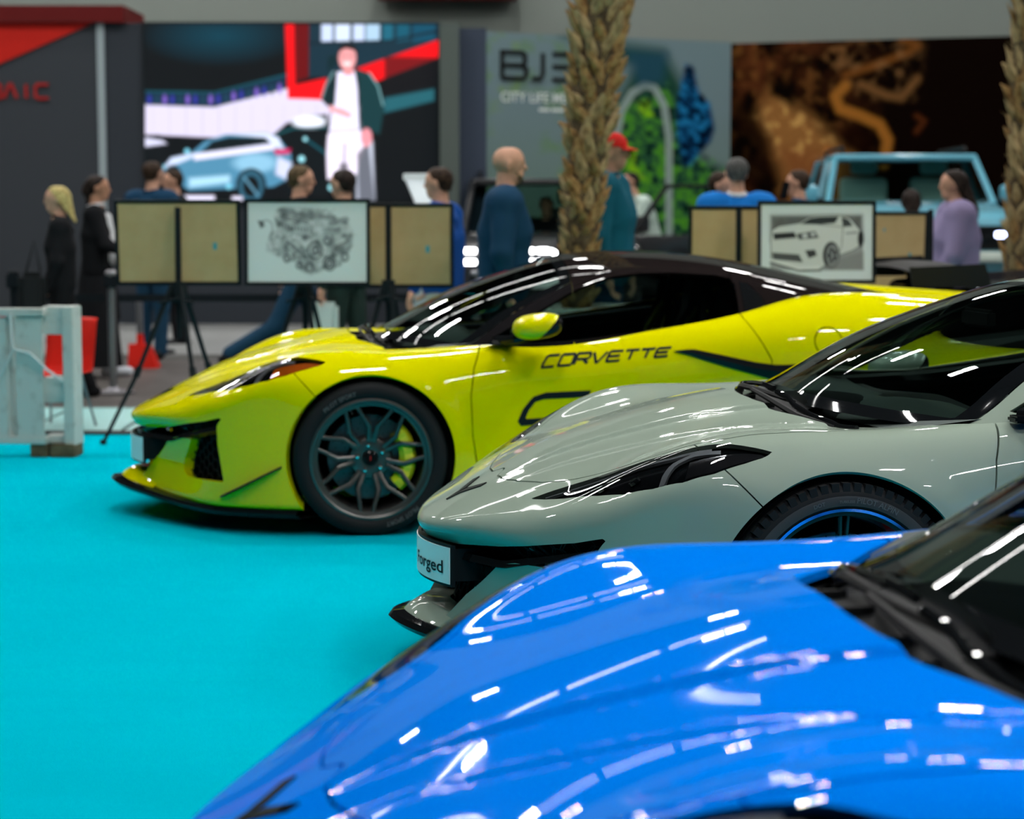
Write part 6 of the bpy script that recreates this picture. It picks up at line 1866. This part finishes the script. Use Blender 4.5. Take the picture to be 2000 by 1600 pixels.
    if bag == 'white':
        h0 = hands_at[0][0]
        MB().box(h0[0] - .13, h0[0] + .10, h0[1] - .04, h0[1] + .04, h0[2] - .46, h0[2] - .12, .03).build('carrier_bag', mat('bag_white', (.5, .58, .55), .5), O, smooth=True)
    return O
C_navy = mat('navy_cloth', (.008, .040, .085), .8); C_black = mat('black_cloth', (.008, .0085, .010), .8); C_blue = mat('royal_blue_cloth', (.006, .055, .24), .75); C_suit = mat('bright_blue_suit', (.008, .17, .55), .7)
C_teal = mat('teal_cloth', (.008, .10, .145), .8); C_jean = mat('denim', (.012, .045, .085), .8); C_pale = mat('pale_green_cloth', (.42, .52, .46), .8); C_lilac = mat('lilac_cloth', (.24, .20, .34), .75)
C_beige = mat('beige_cloth', (.42, .40, .34), .8); C_whitec = mat('white_cloth', (.62, .64, .66), .8); C_dgreen = mat('dark_green_cloth', (.02, .035, .03), .8)
H_bl = mat('blond_hair', (.50, .42, .17), .6, noise=(45, (.30, .22, .08), .4, .65)); H_br = mat('brown_hair', (.045, .028, .018), .55, noise=(50, (.02, .012, .008), .4, .6)); H_dk = mat('dark_hair', (.012, .009, .008), .5, noise=(50, (.03, .02, .016), .4, .6)); H_gr = mat('grey_hair', (.12, .12, .115), .6, noise=(60, (.03, .03, .03), .4, .62)); H_lb = mat('light_brown_hair', (.12, .085, .045), .6, noise=(55, (.06, .04, .022), .4, .6))
C_red = mat('red_cap_cloth', (.62, .022, .018), .7)
M_sneak = mat('white_sneaker', (.62, .66, .72), .6)
person(120, 15.2, 366, 190, 'blond long-haired woman in black holding a black bag', C_black, C_black, H_bl, 'long', female=True, stride=8, bag='handbag', arms=((6, 16), (8, 12)), shoes=C_black)
person(188, 17.0, 345, 5, 'dark-haired woman in long black dress and white top with white sneakers', C_black, C_black, H_dk, 'tail', M_skin2, True, stride=9, skirt=C_black, arms=((18, 60), (22, 50)), undershirt=C_whitec, shoes=M_sneak)
person(298, 19.0, 318, 60, 'man in navy sweater seen from behind above the leftmost backboard', C_navy, C_jean, H_br, 'short', arms=((5, 10), (10, 100)))
person(345, 20.4, 334, 200, 'man with a hand at his face beside the navy sweater', C_black, C_black, H_br, 'short', arms=((30, 120), (5, 10)))
person(583, 15.6, 326, 15, 'balding fair-haired man in jeans striding behind the engine drawing', C_black, C_jean, H_lb, 'short', stride=27, arms=((-18, 20), (18, 25)), shoes=C_black, head_turn=-10)
person(676, 15.0, 334, 150, 'dark-haired man with a pale carrier bag behind the engine drawing', C_dgreen, C_dgreen, H_dk, 'short', arms=((0, 10), (8, 15)), bag='white', stride=6)
person(864, 14.0, 330, 165, 'man in royal blue hoodie beside the white info stand', C_blue, C_beige, H_br, 'short', arms=((5, 20), (12, 15)))
person(984, 12.3, 287, 2, 'bald bearded man in navy jacket beside the palm trunk', C_navy, C_black, None, 'bald', arms=((4, 12), (-4, 14)), beard=H_lb, bulk=1.32)
person(1186, 13.8, 264, -12, 'man in red cap and teal sweater behind the palm trunk', C_teal, C_navy, H_gr, 'none', arms=((5, 12), (0, 12)), cap=C_red, bag='backpack', bulk=1.35)
person(1268, 23.9, 338, 200, 'man in pale green jacket leaning in at the open black door', C_pale, C_black, H_dk, 'short', lean=18, arms=((30, 50), (30, 40)), floor=.05)
person(1068, 23.75, 386, 250, 'dark-haired person sitting behind the windscreen of the black off-roader', C_black, C_black, H_dk, 'short', M_skin2, sit=True, crouch=.25, floor=.05)
person(1438, 15.0, 311, 95, 'grey-haired man in bright blue suit behind the brown backboard', C_suit, C_suit, H_gr, 'short', undershirt=C_whitec)
person(1402, 15.6, 338, 330, 'man partly hidden by the bright blue suit', C_black, C_black, H_br, 'short', M_skin)
person(1562, 17.4, 335, 165, 'man holding a phone up above the vehicle drawing', C_navy, C_black, H_br, 'short', arms=((40, 95), (5, 10)))
person(1866, 14.7, 335, 178, 'long-haired woman in lilac blouse before the sky-blue off-roader', C_lilac, C_black, H_dk, 'long', female=True, arms=((12, 25), (5, 12)), bulk=1.45)
person(1778, 16.5, 372, 90, 'dark-haired visitor with back turned left of the lilac blouse', C_black, C_black, H_dk, 'long', female=True)
bpy.data.objects.remove(HAND, do_unlink=True)
# phone in the raised hand
ph = at(1533, 372, 17.25)
o = MB().box(-.038, .038, -.006, .006, -.075, .075, .004).build('mobile_phone', M_gloss, loc=ph, rot=(.2, .1, .5)); tag(o, 'dark phone held up by the man above the vehicle drawing', 'phone')
# ------------------------------------------------------------------ black car with rear wing, parked behind the yellow one
CAR_K.rotation_euler = (0, 0, PI)
CAR_K.location = (797 * 11.43 / FPX + 4.66, 12.32, 0)
WG = empty('rear_wing', parent=CAR_K)
n = 9; V_ = []; prof = [(0, 0), (.06, .030), (.18, .036), (.30, .02), (.36, -.002), (.2, -.006)]
for j in range(15):
    y = -.86 + 1.72 * j / 14
    V_ += [(4.30 + x, y, 1.045 + z + .02 * (1 - (y / .86) ** 2)) for x, z in prof]
m_ = len(prof)
F_ = [[j * m_ + i, j * m_ + (i + 1) % m_, (j + 1) * m_ + (i + 1) % m_, (j + 1) * m_ + i] for j in range(14) for i in range(m_)] + [list(range(m_)), [14 * m_ + i for i in range(m_)][::-1]]
MB().add(V_, F_).build('wing_blade', M_trim, WG, angle=.5)
for s in (-1, 1):
    MB().prism([(4.26, .98), (4.70, .98), (4.72, 1.09), (4.30, 1.11)], s * .865, s * .885).build('end_plate', M_trim, WG)
    MB().prism([(4.35, .90), (4.47, .90), (4.50, 1.05), (4.40, 1.05)], s * .42 - .012, s * .42 + .012).build('wing_strut', M_gloss, WG)
